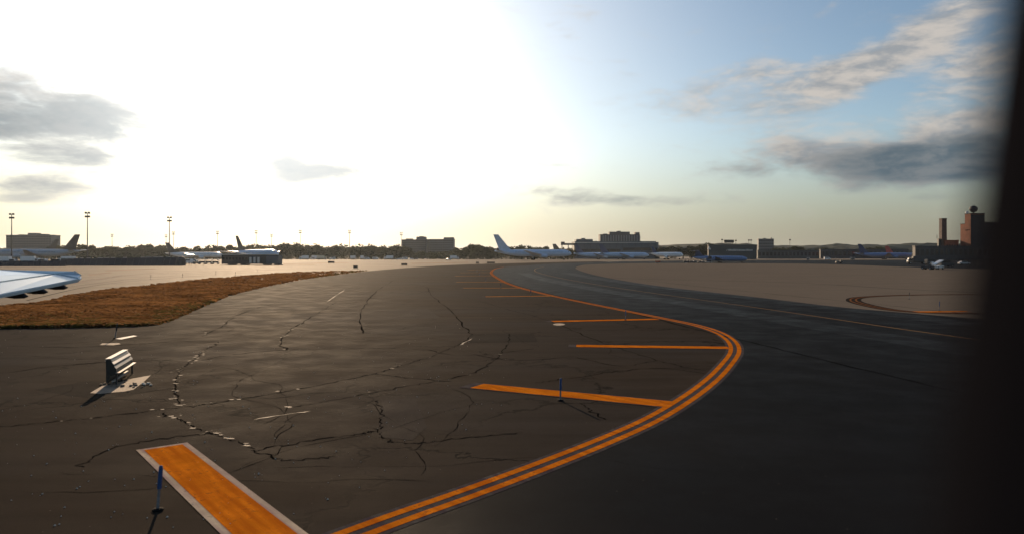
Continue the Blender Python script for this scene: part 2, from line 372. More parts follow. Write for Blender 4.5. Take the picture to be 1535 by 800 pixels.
bar((828, 481.6), (985, 478.2), .80)
bar((728, 444.4), (832, 443.2), .80, m_orange_far)
bar((695, 431.4), (783, 431.5), .80, m_orange_far)
bar((684, 422.5), (757, 422.8), .80, m_orange_far)
bar((682, 413.6), (741, 413.0), .80, m_orange_far)
bar((690, 408.6), (737, 408.4), .80, m_orange_far)
bar((700, 404.6), (741, 404.4), .80, m_orange_far)
centre_px = [(1900, 572), (1600, 529), (1440, 505.5), (1340, 491.5), (1210, 472), (1100, 456), (1010, 443.5), (920, 430.5), (860, 420.5), (830, 414.6), (808, 409), (801.5, 405.5), (804, 402.4), (815, 400)]
line('centre_line', [gp(u, v) for u, v in catmull(centre_px, 8)], .15, .020, paint('faded_yellow_paint', (.42, .27, .13), .5), bpy.data.objects['taxiway_asphalt'])
m_orange_worn = paint('worn_orange_paint', (.30, .13, .05), .9)
m_track = pavement('polished_asphalt', (.0125, .013, .014), .45, .15, (.015, .0152, .016), .2, spec=.0032)
for of in (-6.0, 3.5): line('wheel_track', [gp(u, v) for u, v in catmull(centre_px[1:-3], 8)], 2.6, .015, m_track, bpy.data.objects['taxiway_asphalt'], off=of)
for of in (-11.5, 11.0): ribbon_into(MB(), [gp(u, v) for u, v in catmull(centre_px[:-5], 8)], .10, .0165, off=of, jitter=.5).build('paving_seam', mat('seam_filler', (.007, .007, .007), .9, spec=0), bpy.data.objects['taxiway_asphalt'])
# markings and lamp plinths on the concrete island
ring_px = [(1700, 470), (1480, 469.5), (1390, 468), (1340, 464), (1305, 457.5), (1287, 452.5), (1283, 449), (1288, 446.4), (1305, 444.6), (1350, 442.6), (1420, 441.4), (1600, 441)]
ring = [gp(u, v) for u, v in catmull(ring_px, 8)]
line('line_border', ring, 1.25, .018, m_stain, island, off=.2)
line('edge_line', ring, .16, .024, m_orange_worn, island, off=0); line('edge_line', ring, .16, .024, m_orange_worn, island, off=.45)
line('shoulder_bar', [gp(1372, 467.2), gp(1450, 466.6)], .9, .022, m_orange, island)
for a in ([(862, 415), (1000, 419), (1200, 424), (1350, 433), (1535, 441)], [(980, 404), (1150, 408), (1300, 412)], [(1080, 399), (1250, 402), (1400, 407)]):
    ribbon_into(MB(), [gp(u, v) for u, v in catmull(a, 8)], .35, .0195, jitter=.3).build('sealed_joint', m_stain, island)
# left concrete taxiway: painted lines and worn strips
for a, wd in (([(60, 432), (156, 417), (200, 411.7), (300, 406.4), (356, 404), (440, 400.5), (520, 398)], .5), ([(100, 430), (168, 421.5), (203, 417.5), (300, 410.5), (440, 402.4), (540, 398.5)], .22), ([(40, 450), (140, 428), (260, 416), (400, 406.5)], .22)):
    line('taxi_line', [gp(u, v) for u, v in catmull(a, 8)], wd, .010, m_white if wd > .3 else m_stain, ap)
# patches, stains, pads and traced cracks in the old asphalt
sheet('asphalt_patch', [gp(u, v) for u, v in ((572, 600), (622, 596), (640, 640), (618, 660), (568, 655))], .0115, m_patch, shoulder)
sheet('asphalt_patch', [gp(u, v) for u, v in ((705, 500), (800, 500), (806, 512), (700, 514))], .0115, m_stain, shoulder)
sheet('asphalt_patch', [gp(u, v) for u, v in ((440, 470), (640, 462), (660, 476), (430, 484))], .0112, m_patch, shoulder)
def ragged(cx, cy, rx, ry, n=22, j=.25): return [gp(cx + rx * math.cos(2 * math.pi * i / n) * random.uniform(1 - j, 1 + j), cy + ry * math.sin(2 * math.pi * i / n) * random.uniform(1 - j, 1 + j)) for i in range(n)]
sheet('oil_stain', ragged(150, 584, 80, 13), .0105, m_stain, shoulder)
CR = [[(330, 512), (312, 523), (296, 535), (280, 547), (268, 556), (263, 572), (262, 588), (270, 606)], [(238, 620), (265, 627), (290, 640), (318, 650), (340, 657), (380, 674)],
      [(0, 640), (80, 632), (160, 624), (240, 614), (300, 607), (360, 598), (420, 588), (500, 573), (560, 560), (600, 548), (640, 536), (680, 520), (704, 506), (706, 500)],
      [(300, 540), (360, 530), (440, 524), (560, 522), (640, 524)], [(380, 676), (460, 662), (540, 650), (566, 643), (573, 622), (566, 600)], [(566, 643), (576, 660), (620, 664), (700, 656), (780, 648)],
      [(700, 446), (760, 463), (820, 480), (900, 512), (960, 532), (1010, 546), (1060, 556)], [(620, 577), (700, 562), (740, 540), (760, 518), (765, 500)], [(440, 610), (540, 592), (620, 577)],
      [(800, 574), (860, 566), (930, 556), (990, 552), (1060, 560)], [(868, 604), (885, 614), (906, 630)], [(706, 530), (770, 540), (860, 534)], [(860, 534), (930, 548), (985, 540)],
      [(0, 560), (90, 548), (180, 542), (262, 540)], [(120, 700), (170, 672), (260, 655), (330, 650)], [(380, 674), (430, 690), (500, 684)], [(505, 452), (488, 462), (465, 476), (440, 492), (420, 512), (430, 524)],
      [(640, 430), (650, 445), (680, 470), (704, 500)], [(590, 420), (560, 440), (540, 470), (545, 500)], [(420, 452), (360, 470), (330, 490), (300, 505)], [(560, 560), (610, 566), (680, 572)],
      [(0, 518), (120, 520), (260, 512), (330, 512)], [(640, 524), (700, 533), (800, 522)]]
ck = MB(); sp = MB()
for c in CR:
    P = []
    for (u, v) in catmull(c, 10):
        g = gp(u, v); P.append(g + Vector((random.gauss(0, .05), random.gauss(0, .05), 0)))
    dist = P[len(P) // 2].y
    ribbon_into(ck, P, .022 + .0007 * dist, .0135, jitter=.8, taper=True)
for k in range(26):      # faint hairline cracks wandering over the old asphalt
    u, v = random.uniform(-60, 980), 440 + 340 * random.random() ** 1.2
    if u > 620 and v > 800 - (u - 500) * .42: continue
    g = gp(u, v); a = random.choice((random.gauss(0, .35), random.gauss(1.2, .5))); P = []
    for q in range(random.randint(10, 34)):
        P.append(g.copy()); a += random.gauss(0, .20); g = g + Vector((math.cos(a), math.sin(a), 0)) * random.uniform(.12, .3) * (1 + v / 900)
    ribbon_into(ck, P, .006 + .0003 * g.y, .0132, jitter=.9, taper=True)
for c, dens in ((CR[0], .5), (CR[1], .35), (CR[2], .12), (CR[8], .15), (CR[16], .3), (CR[19], .35), (CR[7], .15)):
    for (u, v) in catmull(c, 14):
        if random.random() < dens:
            g = gp(u, v) + Vector((random.gauss(0, .10), random.gauss(0, .10), 0)); r = random.choice((.012, .018, .025, .03, .045, .06))
            a0 = random.uniform(0, 6.28)
            sp.add([(g.x + r * random.uniform(.5, 1.3) * math.cos(a0 + k * 1.047) * 1.6, g.y + r * random.uniform(.5, 1.3) * math.sin(a0 + k * 1.047), .0150) for k in range(6)], [tuple(range(6))])
for (u0, v0, u1, v1) in ((380, 629, 465, 616), (148, 516, 180, 515), (490, 452, 517, 434), (690, 517, 707, 507)):
    P = [gp(u0 + (u1 - u0) * k / 8, v0 + (v1 - v0) * k / 8) for k in range(9)]
    ribbon_into(sp, P, .05, .0150, jitter=.8, taper=True)
tag(ck.build('crack', m_crack, shoulder), kind='stuff'); tag(sp.build('spalled_edge', m_spall, shoulder), kind='stuff')
# loose pebbles on the asphalt
pb = MB()
for k in range(300):
    u = random.uniform(-20, 760); v = random.uniform(470, 800 - max(0, u - 420) * .55)
    g = gp(u, v); r = random.uniform(.006, .017)
    pb.add([(g.x - r, g.y - r, .012), (g.x + r, g.y - r * .8, .012), (g.x + r * .7, g.y + r, .012), (g.x - r * .8, g.y + r, .012), (g.x, g.y, .012 + r * 1.3)], [(0, 1, 4), (1, 2, 4), (2, 3, 4), (3, 0, 4)])
tag(pb.build('gravel', m_stone), 'tiny pale stones scattered over the old brown asphalt', 'gravel', kind='stuff')
# ---------------------------------------------------------------- grass
grass_low = [(u, v) for u, v in catmull([(-600, 494), (-200, 493), (0, 492)] + edge_px[:9], 6)]
grass_up = [(555, 405.6), (460, 407.4), (380, 412.5), (300, 419.5), (254, 424.5), (195, 431.5), (156, 436.5), (117, 442), (68, 452), (0, 459), (-200, 478), (-600, 488)]
gpoly = [gp(u, v) for u, v in grass_low[:-6]] + [gp(u, v) for u, v in catmull(grass_up, 4)]
turf = sheet('grass_verge', gpoly, .010, m_turf)
strips = [[(156, 405), (232, 402.2), (236, 403), (160, 406.4)], [(130, 411), (165, 407.5), (170, 408.6), (135, 413)], [(410, 395.6), (520, 393.2), (524, 393.8), (412, 396.6)], [(615, 394.2), (700, 392.6), (704, 393.6), (618, 395.4)], [(380, 398.4), (470, 396.6), (474, 397.2), (384, 399.2)]]
for s in strips: sheet('grass_strip', [gp(u, v) for u, v in s], .0115, m_turf)
def inside(x, y, poly):
    c = False; j = len(poly) - 1
    for i in range(len(poly)):
        a, b = poly[i], poly[j]
        if (a.y > y) != (b.y > y) and x < (b.x - a.x) * (y - a.y) / (b.y - a.y) + a.x: c = not c
        j = i
    return c
from mathutils import noise as mn
gd, gg = MB(), MB()
lowline = [gp(u, v) for u, v in grass_low]
cnt = 0
while cnt < 30000:
    u = random.uniform(-60, 550); v = 405.5 + 87 * random.random() ** .8
    g = gp(u, v)
    if not inside(g.x, g.y, gpoly): continue
    cnt += 1
    nn = mn.noise(Vector((g.x * .12, g.y * .12, 0)))
    h = random.uniform(.10, .24) * (1.0 + .8 * nn); wd = random.uniform(.10, .30) * (1 + g.y / 120)
    a = random.uniform(0, 3.14); ca, sa = math.cos(a) * wd, math.sin(a) * wd
    ln = Vector((random.gauss(0, .06), random.gauss(0, .06), 0))
    near = v > 472 and random.random() < (v - 472) / 40 or (u > 230 and random.random() < .45 and (v > 520 - u * .22))
    (gg if near else gd).add([(g.x - ca, g.y - sa, .01), (g.x + ca, g.y + sa, .01), (g.x + ca * .5 + ln.x, g.y + sa * .5 + ln.y, h * .9), (g.x - ca * .6 + ln.x, g.y - sa * .6 + ln.y, h)], [(0, 1, 2, 3)])
tag(gd.build('grass', m_grassdry), 'dry orange brown grass on the verge at left', 'grass', kind='stuff')
tag(gg.build('grass', m_grassgrn), 'greener rough grass along the near edge of the verge', 'grass', kind='stuff')

# ---------------------------------------------------------------- own airliner: wing tip ahead, window surround beside the lens
own = empty('airliner', (-6, 2, 0), 0, 'airliner the view is taken from, pale wing tip at left and black window surround', 'airliner')
inv = Matrix.Translation((6, -2, 0))
def L(p): return tuple(inv @ Vector(p))
Tt, Tl = px(123, 412.5, 15.0), px(112, 404.8, 15.05)
LE0 = px(-10, 403.8, 14.7); H0, H1 = px(84, 409.8, 14.9), px(0, 421.5, 12.9)
T0, T1 = px(119, 416.5, 14.8), px(0, 440, 12.2)
def ext(a, b, k): return b + (b - a) * k
LE1 = LE0 + Vector((-3.2, -6.0, -.2)); H2 = ext(H0, H1, 2.6); T2 = ext(T0, T1, 2.2)
H2.z = max(H2.z, 2.95); T2.z = 2.55
def mids(a, b, n=4): return [a.lerp(b, k / n) for k in range(n)]
MB().slab([L(p) for p in (H2, H1, H0, T0, Tt, Tl, LE0, LE1)], .09).build('wing', m_wing, own, bevel=.03)
fl = MB().slab([L(p + Vector((0, 0, -.012))) for p in (H2 + Vector((.03, -.05, 0)), H1 + Vector((.03, -.05, 0)), H0 + Vector((.03, -.04, 0)), T0 + Vector((0, -.03, 0)), T1, T2)], .07).build('flap', m_wingflap, own, bevel=.012)
MB().slab([L(p + Vector((0, 0, .012))) for p in (px(111, 405.6, 15.04), px(122, 412.6, 14.99), px(113, 414.2, 14.95))], .02).build('pale_wing_tip', m_pale, own)  # paler triangle at the end of the wing
for (u, v, Y) in ((92, 422, 14.2), (62, 428, 13.5), (32, 434, 12.9)):
    c = px(u, v, Y); d = Vector((.85, -.18, -.06)).normalized()
    rings = []
    for k, rr in ((-.8, .02), (-.5, .05), (-.15, .06), (.06, .04), (.14, .008)):
        cc = c + d * k + Vector((0, 0, -.10))
        rings.append([L(cc + Vector((-d.y * math.cos(t) * rr, d.x * math.cos(t) * rr, math.sin(t) * rr * 1.1))) for t in [2 * math.pi * i / 8 for i in range(8)]])
    MB().loft(rings).build('flap_fairing', m_dark, own, smooth=True)
def rrect(hw, hh, r, n=8):
    pts = []
    for cx, cy, a0 in ((hw - r, hh - r, 0), (-hw + r, hh - r, 90), (-hw + r, -hh + r, 180), (hw - r, -hh + r, 270)):
        for k in range(n + 1): a = R(a0 + 90 * k / n); pts.append((cx + r * math.cos(a), cy + r * math.sin(a)))
    return pts
tl = math.atan(105 / 800)
ca, sa = math.cos(tl), math.sin(tl)
def wp(x, z, y):            # window plane, tilted a little
    cx0 = -.0218
    return L((cx0 + x * ca + z * sa, y, EYE + 0.0 - x * sa + z * ca))
rings = []
for hw, hh, r, y in ((.122, .178, .07, .150), (.124, .180, .072, .168), (.180, .236, .11, .172), (.184, .240, .112, .140), (.150, .206, .09, .128), (.124, .180, .072, .132)):
    rings.append([wp(x, z, y) for x, z in rrect(hw, hh, r)])
rings.append(rings[0])
MB().loft(rings, cap=False).build('window_surround', m_unlit_surround, own, smooth=True)

# ---------------------------------------------------------------- aircraft
def aircraft(name, label, nose, tail_u, Y, length, R0, mats, yaw=0.0, clear=None, fin_h=None, t_tail=False, group='airliners parked round the far apron', engines=True, flip=False):
    """nose: photo column of the nose; built nose along +x"""
    body, fin_m, eng_m = mats
    Lg = length; cz = (clear if clear is not None else R0 * 1.0) + R0
    um = (nose + tail_u) / 2
    rz = math.pi - yaw if flip else yaw
    o = empty(name, (ux(um, Y), Y, 0.006), rz, label, 'airliner', group)
    def sx(t): return Lg / 2 - t * Lg
    n = 20; rings = []
    for t, r in ((0, .03), (.006, .26), (.016, .45), (.035, .66), (.06, .84), (.09, .95), (.125, 1), (.3, 1), (.5, 1), (.64, 1), (.72, .93), (.8, .78), (.87, .58), (.93, .38), (.975, .2), (1, .07)):
        zo = (-(1 - r) * .28 if t < .3 else (1 - r) * .62) * R0
        rings.append([(sx(t), R0 * r * math.cos(2 * math.pi * i / n), cz + zo + R0 * r * math.sin(2 * math.pi * i / n)) for i in range(n)])
    MB().loft(rings).build('fuselage', body, o, smooth=True)
    # cockpit and cabin windows
    wb = MB()
    for s in (-1, 1):
        for k in range(int(Lg * .62)):
            x = sx(.13) - k * 1.0
            wb.box(x, x + .32, s * (R0 - .06), s * (R0 + .012), cz + R0 * .14, cz + R0 * .14 + .42)
    tag(wb.build('cabin_window', m_glass, o), kind='stuff')
    cw = MB()
    for s in (-1, 1):
        cw.add([(sx(.020), s * R0 * .18, cz + R0 * .24), (sx(.045), s * R0 * .70, cz + R0 * .20), (sx(.050), s * R0 * .60, cz + R0 * .50), (sx(.036), s * R0 * .16, cz + R0 * .56),
                (sx(.05), s * R0 * .1, cz + R0 * .1), (sx(.07), s * R0 * .3, cz + R0 * .1)], [(0, 1, 2, 3), (0, 1, 5, 4), (2, 3, 4, 5), (0, 3, 4), (1, 2, 5)])
    cw.build('cockpit_window', m_glass, o)
    def foil(x0, c, y, z, th): return [(x0, y, z), (x0 - c * .12, y, z + th * .5), (x0 - c * .45, y, z + th * .55), (x0 - c, y, z + .01), (x0 - c * .45, y, z - th * .4), (x0 - c * .12, y, z - th * .4)]
    half = Lg * .46; rc = Lg * .165; wx = sx(.36 if not t_tail else .42)
    for s in (-1, 1):
        zz = cz - R0 * .55
        MB().loft([foil(wx, rc, s * R0 * .3, zz, rc * .13), foil(wx - half * .22, rc * .62, s * half * .38, zz + half * .04, rc * .07), foil(wx - half * .58, rc * .24, s * half, zz + half * .12, rc * .025)]).build('wing', body if not t_tail else body, o, smooth=True)
        if engines:
            er = R0 * .52 if not t_tail else R0 * .46
            ey, ez, ex = (s * half * .35, zz - er * 1.05 + half * .03, wx - rc * .05) if not t_tail else (s * R0 * 1.42, cz + R0 * .42, sx(.70))
            el = er * 3.4
            rg = []
            for a, rr in ((0, .80), (.02, .93), (.1, 1.0), (.5, .98), (.8, .74), (1.0, .46)):
                rg.append([(ex + el * .45 - a * el, ey + er * rr * math.cos(2 * math.pi * i / 14), ez + er * rr * math.sin(2 * math.pi * i / 14)) for i in range(14)])
            en = MB().loft(rg).build('engine', eng_m, o, smooth=True)
            MB().tube((ex + el * .452, ey, ez), (ex + el * .40, ey, ez), er * .74, n=14).build('intake', m_dark, en)
            MB().box(ex - el * .3, ex + el * .1, ey - .12, ey + .12, ez + er * .8, ez + er * 1.5) .build('pylon', eng_m, en)
    fh = fin_h if fin_h else Lg * .16
    fx, fr = sx(.80), Lg * .15
    zt = cz + R0 * .72
    def ff(x0, c, z, th): return [(x0, 0, z), (x0 - c * .3, th, z), (x0 - c, .02, z), (x0 - c, -.02, z), (x0 - c * .3, -th, z)]
    MB().loft([ff(fx + fr * .25, fr * 1.15, zt, R0 * .14), ff(fx, fr * .95, zt + fh * .12, R0 * .12), ff(fx - fh * .72, fr * .42, zt + fh, R0 * .05)]).build('tail_fin', fin_m, o, smooth=True)
    for s in (-1, 1):
        tz = cz + R0 * .45 if not t_tail else zt + fh * .97
        tx = sx(.86) if not t_tail else fx - fh * .62
        hs = Lg * .16
        MB().loft([foil(tx, Lg * .09, s * (R0 * .25 if not t_tail else .02), tz, .3), foil(tx - hs * .6, Lg * .035, s * hs, tz + hs * (.1 if not t_tail else 0), .1)]).build('tailplane', body if not t_tail else fin_m, o, smooth=True)
    wr = R0 * .24
    for gx, gy in ((sx(.10), 0), (sx(.50), R0 * 1.1), (sx(.50), -R0 * 1.1)):
        g = MB().tube((gx, gy, cz - R0 * .7), (gx, gy, wr), R0 * .055).build('landing_gear', m_metal, o)
        wm = MB()
        for dx in ((0,) if gy == 0 else (-wr * 1.1, wr * 1.1)):
            for dy in (-.28, .28): wm.tube((gx + dx, gy + dy - .13, wr), (gx + dx, gy + dy + .13, wr), wr, n=12)
        wm.build('wheel', m_rubber, g)
    return o
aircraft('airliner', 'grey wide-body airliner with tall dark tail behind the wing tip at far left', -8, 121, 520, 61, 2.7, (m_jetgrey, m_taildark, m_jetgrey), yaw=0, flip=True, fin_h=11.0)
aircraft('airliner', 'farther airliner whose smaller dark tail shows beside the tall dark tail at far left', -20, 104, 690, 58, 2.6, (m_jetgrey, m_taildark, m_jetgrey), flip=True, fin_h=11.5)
aircraft('airliner', 'white narrow-body airliner with dark tail behind the baggage carts, facing right', 325, 258, 545, 40, 2.0, (m_jetwhite, m_taildark, m_jetwhite), yaw=R(18), fin_h=7.5)
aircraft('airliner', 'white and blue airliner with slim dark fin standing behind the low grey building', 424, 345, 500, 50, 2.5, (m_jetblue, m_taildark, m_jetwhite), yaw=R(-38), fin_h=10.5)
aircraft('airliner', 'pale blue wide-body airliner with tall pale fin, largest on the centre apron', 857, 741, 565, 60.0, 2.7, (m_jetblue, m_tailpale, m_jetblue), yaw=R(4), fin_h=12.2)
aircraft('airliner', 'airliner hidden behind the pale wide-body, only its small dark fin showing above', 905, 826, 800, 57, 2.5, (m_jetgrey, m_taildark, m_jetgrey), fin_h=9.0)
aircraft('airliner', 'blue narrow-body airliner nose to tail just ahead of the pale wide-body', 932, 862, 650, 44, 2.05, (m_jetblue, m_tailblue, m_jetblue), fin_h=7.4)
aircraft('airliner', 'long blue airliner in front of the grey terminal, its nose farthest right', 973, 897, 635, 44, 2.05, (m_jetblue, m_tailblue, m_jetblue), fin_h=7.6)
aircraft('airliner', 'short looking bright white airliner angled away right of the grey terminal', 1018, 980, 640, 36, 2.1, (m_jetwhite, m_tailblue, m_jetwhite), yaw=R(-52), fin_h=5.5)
aircraft('regional_jet', 'small blue regional jet with dark high tail among tugs on the apron', 1120, 1038, 372, 28, 1.3, (m_jetdeep, m_tailblue, m_darkv), clear=.9, fin_h=3.0, t_tail=True)
aircraft('airliner', 'bright blue airliner with dark blue tail on the right far apron', 1367, 1284, 655, 49, 2.0, (m_jetdeep, m_tailblue, m_jetdeep), fin_h=8.2)
aircraft('airliner', 'airliner hidden behind the bright blue one, only its red fin showing', 1402, 1322, 760, 52, 2.0, (m_jetdeep, m_tailred, m_jetdeep), fin_h=7.6)

# ---------------------------------------------------------------- buildings
def block(u0, u1, vtop, Y, depth, vbase=None):
    return ux(u0, Y), ux(u1, Y), vz(vtop, Y), depth
def building(name, label, u0, u1, vtop, Y, depth, m, floors=0, bays=0, roofs=(), cat='building', wm=None, fins=False, z0=0.0):
    x0, x1, zt = ux(u0, Y), ux(u1, Y), vz(vtop, Y)
    xm = (x0 + x1) / 2
    o = empty(name, (xm, Y, 0), 0, label, cat)
    MB().box(x0 - xm, x1 - xm, 0, depth, z0, zt).build('wall', m, o)
    MB().box(x0 - xm - .3, x1 - xm + .3, -.3, depth + .3, zt + .003, zt + .7).build('parapet', m, o)
    for (a, b, vt, dd) in roofs:
        MB().box(ux(a, Y) - xm, ux(b, Y) - xm, dd, dd + depth * .5, zt + .71, vz(vt, Y)).build('roof_house', m, o)
    if floors:
        fh = (zt - 1.0) / floors
        for k in range(floors):
            b = MB(); bw = (x1 - x0) / bays
            for j in range(bays):
                xx = x0 - xm + j * bw
                b.box(xx + bw * .2, xx + bw * .8, -.05, .12, 1.0 + k * fh + fh * .3, 1.0 + k * fh + fh * .78)
            tag(b.build('window_row', wm or m_glass, o), kind='stuff')
    if fins:
        nf = 15
        for k in range(nf + 1):
            xx = x0 - xm + (x1 - x0) * k / nf
            MB().box(xx - .5, xx + .5, -.8, -.01, 4, zt - .6).build('fin', m_pale_fin, o)
    return o
m_pale_fin = mat('pale_concrete_fin', (.24, .25, .26), .7, var=.1, scale=.2)
building('office_block', 'dark slab block with uneven roof houses behind the far left airliner', 9, 77, 353.2, 900, 18, m_bluegrey, 9, 16, ((26, 35, 351.6, 2), (40, 53, 349.3, 2), (56, 66, 350.8, 2), (70, 76, 352, 2)))
ob = building('office_block', 'long blue grey block with raised ends above the far trees at centre', 624, 680, 359.5, 880, 20, m_bluegrey, 8, 20, ((624, 638, 355.0, 1), (665, 680, 355.9, 1), (628, 634, 354.2, 3)))
xm = ob.location.x
MB().box(ux(602.5, 868) - xm, ux(640, 868) - xm, -14, -.02, 0, vz(359.2, 868)).build('front_wing', m_beige, ob)
MB().box(ux(608, 868) - xm, ux(618, 868) - xm, -10, -2, vz(359.2, 868) + .01, vz(357.8, 868)).build('roof_house', m_beige, ob)
for k in range(8):
    b = MB()
    for j in range(12):
        xx = ux(603.5 + j * 3, 868) - xm; b.box(xx, xx + 1.5, -14.06, -13.9, 2 + k * 2.4 + .8, 2 + k * 2.4 + 2)
    tag(b.build('window_row', m_glass, ob), kind='stuff')
tb_ = building('terminal_building', 'wide grey terminal with rounded right end behind the row of blue airliners', 862, 983, 362.8, 745, 40, m_bluegrey, 0, 0, ((864, 889, 358.6, 2), (872, 878, 357, 4), (893, 895, 361.3, 3)))
xm = tb_.location.x
MB().box(ux(862, 745) - xm, ux(982, 745) - xm, -.5, -.02, vz(364.2, 745), vz(363.4, 745)).build('fascia', m_pale, tb_)
MB().box(ux(934, 745) - xm, ux(978, 745) - xm, -.3, -.01, vz(375.5, 745), vz(371.5, 745)).build('window_band', m_glass, tb_)
MB().box(ux(865, 745) - xm, ux(930, 745) - xm, -.3, -.01, vz(379, 745), vz(373.5, 745)).build('window_band', m_glass, tb_)
MB().lathe([(5.2, 0), (5.2, vz(363, 745))], 20, (ux(981, 745) - xm, 5.0, 0)).build('corner_tower', m_bluegrey, tb_)
for k in range(12):
    x = ux(866 + k * 9.6, 745) - xm; MB().box(x - .15, x + .15, -.35, -.012, 0.5, vz(364.4, 745)).build('pilaster', m_darkwall, tb_)
# jet bridge left of the terminal
jb = empty('jet_bridge', (ux(852, 700), 700, 0), 0, 'dark steel gantry and bridge at the left end of the grey terminal', 'jet bridge')
MB().box(-7, 8, 0, 3, vz(367.5, 700), vz(364.8, 700)).build('bridge_deck', m_darkwall, jb)
for x in (-6, 0, 6): MB().box(x - .35, x + .35, .5, 2.5, 0, vz(367.6, 700)).build('leg', m_dark, jb)
MB().box(-7, -3.5, -.3, 3.3, vz(367.5, 700) + .02, vz(362.6, 700)).build('cab', m_darkwall, jb)
building('tower_block', 'ribbed concrete tower block rising above the grey terminal roof', 900, 959, 352.2, 930, 20, m_beige, 0, 0, ((905, 911, 350.4, 2), (914, 944.5, 347.4, 2), (926, 931, 346.2, 3), (952.5, 959, 348.3, 1)), fins=True)
building('office_block', 'small dark square block on the skyline right of the billboard', 1137, 1160, 358.8, 1000, 5, m_bluegrey, 6, 7, ((1145, 1149, 357.0, 2), (1153.5, 1155.5, 358, 2), (1157, 1158.2, 356, 3)))
tl_ = building('terminal_building', 'low dark teal terminal with white lettering behind the regional jet', 1062, 1134, 368.0, 690, 3, m_tealwall, 0, 0, ((1075, 1128, 366.8, 2),))
xm = tl_.location.x
lt_ = MB(); u = 1092.0
while u < 1127:
    wd_ = random.uniform(.7, 1.6); lt_.box(ux(u, 690) - xm, ux(u + wd_, 690) - xm, -.18, -.02, vz(376.2, 690), vz(random.choice((373.6, 374, 374.3)), 690)); u += wd_ + random.uniform(.5, .8)
tag(lt_.build('sign_lettering', m_pale, tl_), kind='stuff')
ck_ = MB(); ck_.add([(ux(a, 690) - xm, y, vz(b, 690)) for y in (-.18, -.02) for a, b in ((1088.4, 375), (1089.3, 376.2), (1091.6, 373.4), (1089.3, 375.2))], [(0, 1, 2, 3), (7, 6, 5, 4), (0, 4, 5, 1), (1, 5, 6, 2), (2, 6, 7, 3), (3, 7, 4, 0)])
ck_.build('emblem', m_pale, tl_)
tr = MB(); tr.add([(ux(a, 690) - xm, y, vz(b, 690)) for y in (-.22, -.03) for a, b in ((1060.4, 374), (1065.6, 374), (1063, 368.6))], [(0, 1, 2), (5, 4, 3), (0, 3, 4, 1), (1, 4, 5, 2), (2, 5, 3, 0)])
tr.build('emblem', m_pale, tl_)
bb = empty('billboard', (ux(1093, 700), 700, 0), 0, 'dark billboard on posts above the low teal terminal', 'billboard')
MB().box(-4.6, 4.6, 0, .8, vz(364.2, 700), vz(359.6, 700)).build('panel', m_sign, bb)
for x in (-3, 3): MB().box(x - .25, x + .25, .2, .6, 0, vz(364.25, 700)).build('post', m_dark, bb)
for (u_, a, lb) in ((1082.3, 360.3, 'slim roof mast just left of the dark billboard'), (1103, 361.5, 'slim roof mast just right of the dark billboard'), (1122.5, 361, 'left one of two thin poles beside the square block'), (1125.8, 361, 'right one of two thin poles beside the square block'), (1184, 360.5, 'thin pole on the wooded skyline at right')):
    o = empty('mast', (ux(u_, 705), 705, 0), 0, lb, 'mast')
    MB().tube((0, 0, 0), (0, 0, vz(a, 705)), .28, .16).build('pole', m_dark, o)
    MB().box(-.8, .8, -.4, .4, vz(a, 705) + .01, vz(a, 705) + 1.2).build('head', m_dark, o)
# low buildings near the left apron
lb_ = empty('low_building', (ux(375, 293), 293, 0), 0, 'long low grey prefabricated building with pale roof edge and three white doors', 'building')
MB().box(-11.4, 11.0, 0, 5, .35, 4.0).build('wall', m_darkwall, lb_)
MB().box(-11.6, 9.4, -.35, 5.3, 4.01, 4.3).build('roof', m_pale, lb_)
MB().box(6.5, 11.2, -.25, 5.2, .5, 3.6).build('end_cabin', m_bluegrey, lb_)
for x in (-.3, 1.3, 2.9): MB().box(x, x + .85, -.08, -.01, .8, 3.1).build('door', m_pale, lb_)
for x in (-9, -4, 5, 9.5): MB().box(x, x + 2.2, .3, 4.5, 0, .34).build('pier', m_dark, lb_)
for x in range(8): MB().box(-11 + x * 1.3, -10.2 + x * 1.3, -.06, -.01, 2.0, 3.0).build('window', m_glass, lb_)
bf = empty('blast_fence', (ux(180, 275), 275, 0), 0, 'long low dark fence of panels with pale dashes of light along its top at left', 'fence')
nseg = 20
for k in range(nseg):
    x = -23 + k * 2.3
    MB().add([(x, 0, 0), (x + 2.2, 0, 0), (x + 2.2, 1.4, 2.6 + k * .03), (x, 1.4, 2.6 + k * .03), (x, 1.6, 0), (x + 2.2, 1.6, 0)], [(0, 1, 2, 3), (4, 3, 2, 5), (0, 3, 4), (1, 5, 2), (0, 4, 5, 1)]).build('panel', m_darkwall, bf)
    if random.random() < .8: MB().box(x + random.uniform(0, .5), x + random.uniform(1.4, 2.2), 1.3, 1.5, 2.64 + k * .03, 2.78 + k * .03).build('rail', m_pale, bf)  # broken pale strips stand in for dashes of light along the top
tk = empty('storage_tank', (ux(271, 275), 275.5, 0), 0, 'dark rounded tank closing the right end of the low fence', 'tank')
MB().lathe([(1.5, 0), (1.6, 1.6), (1.45, 2.5), (1.0, 3.1), (.3, 3.35)], 16).build('shell', m_darkwall, tk, smooth=True)
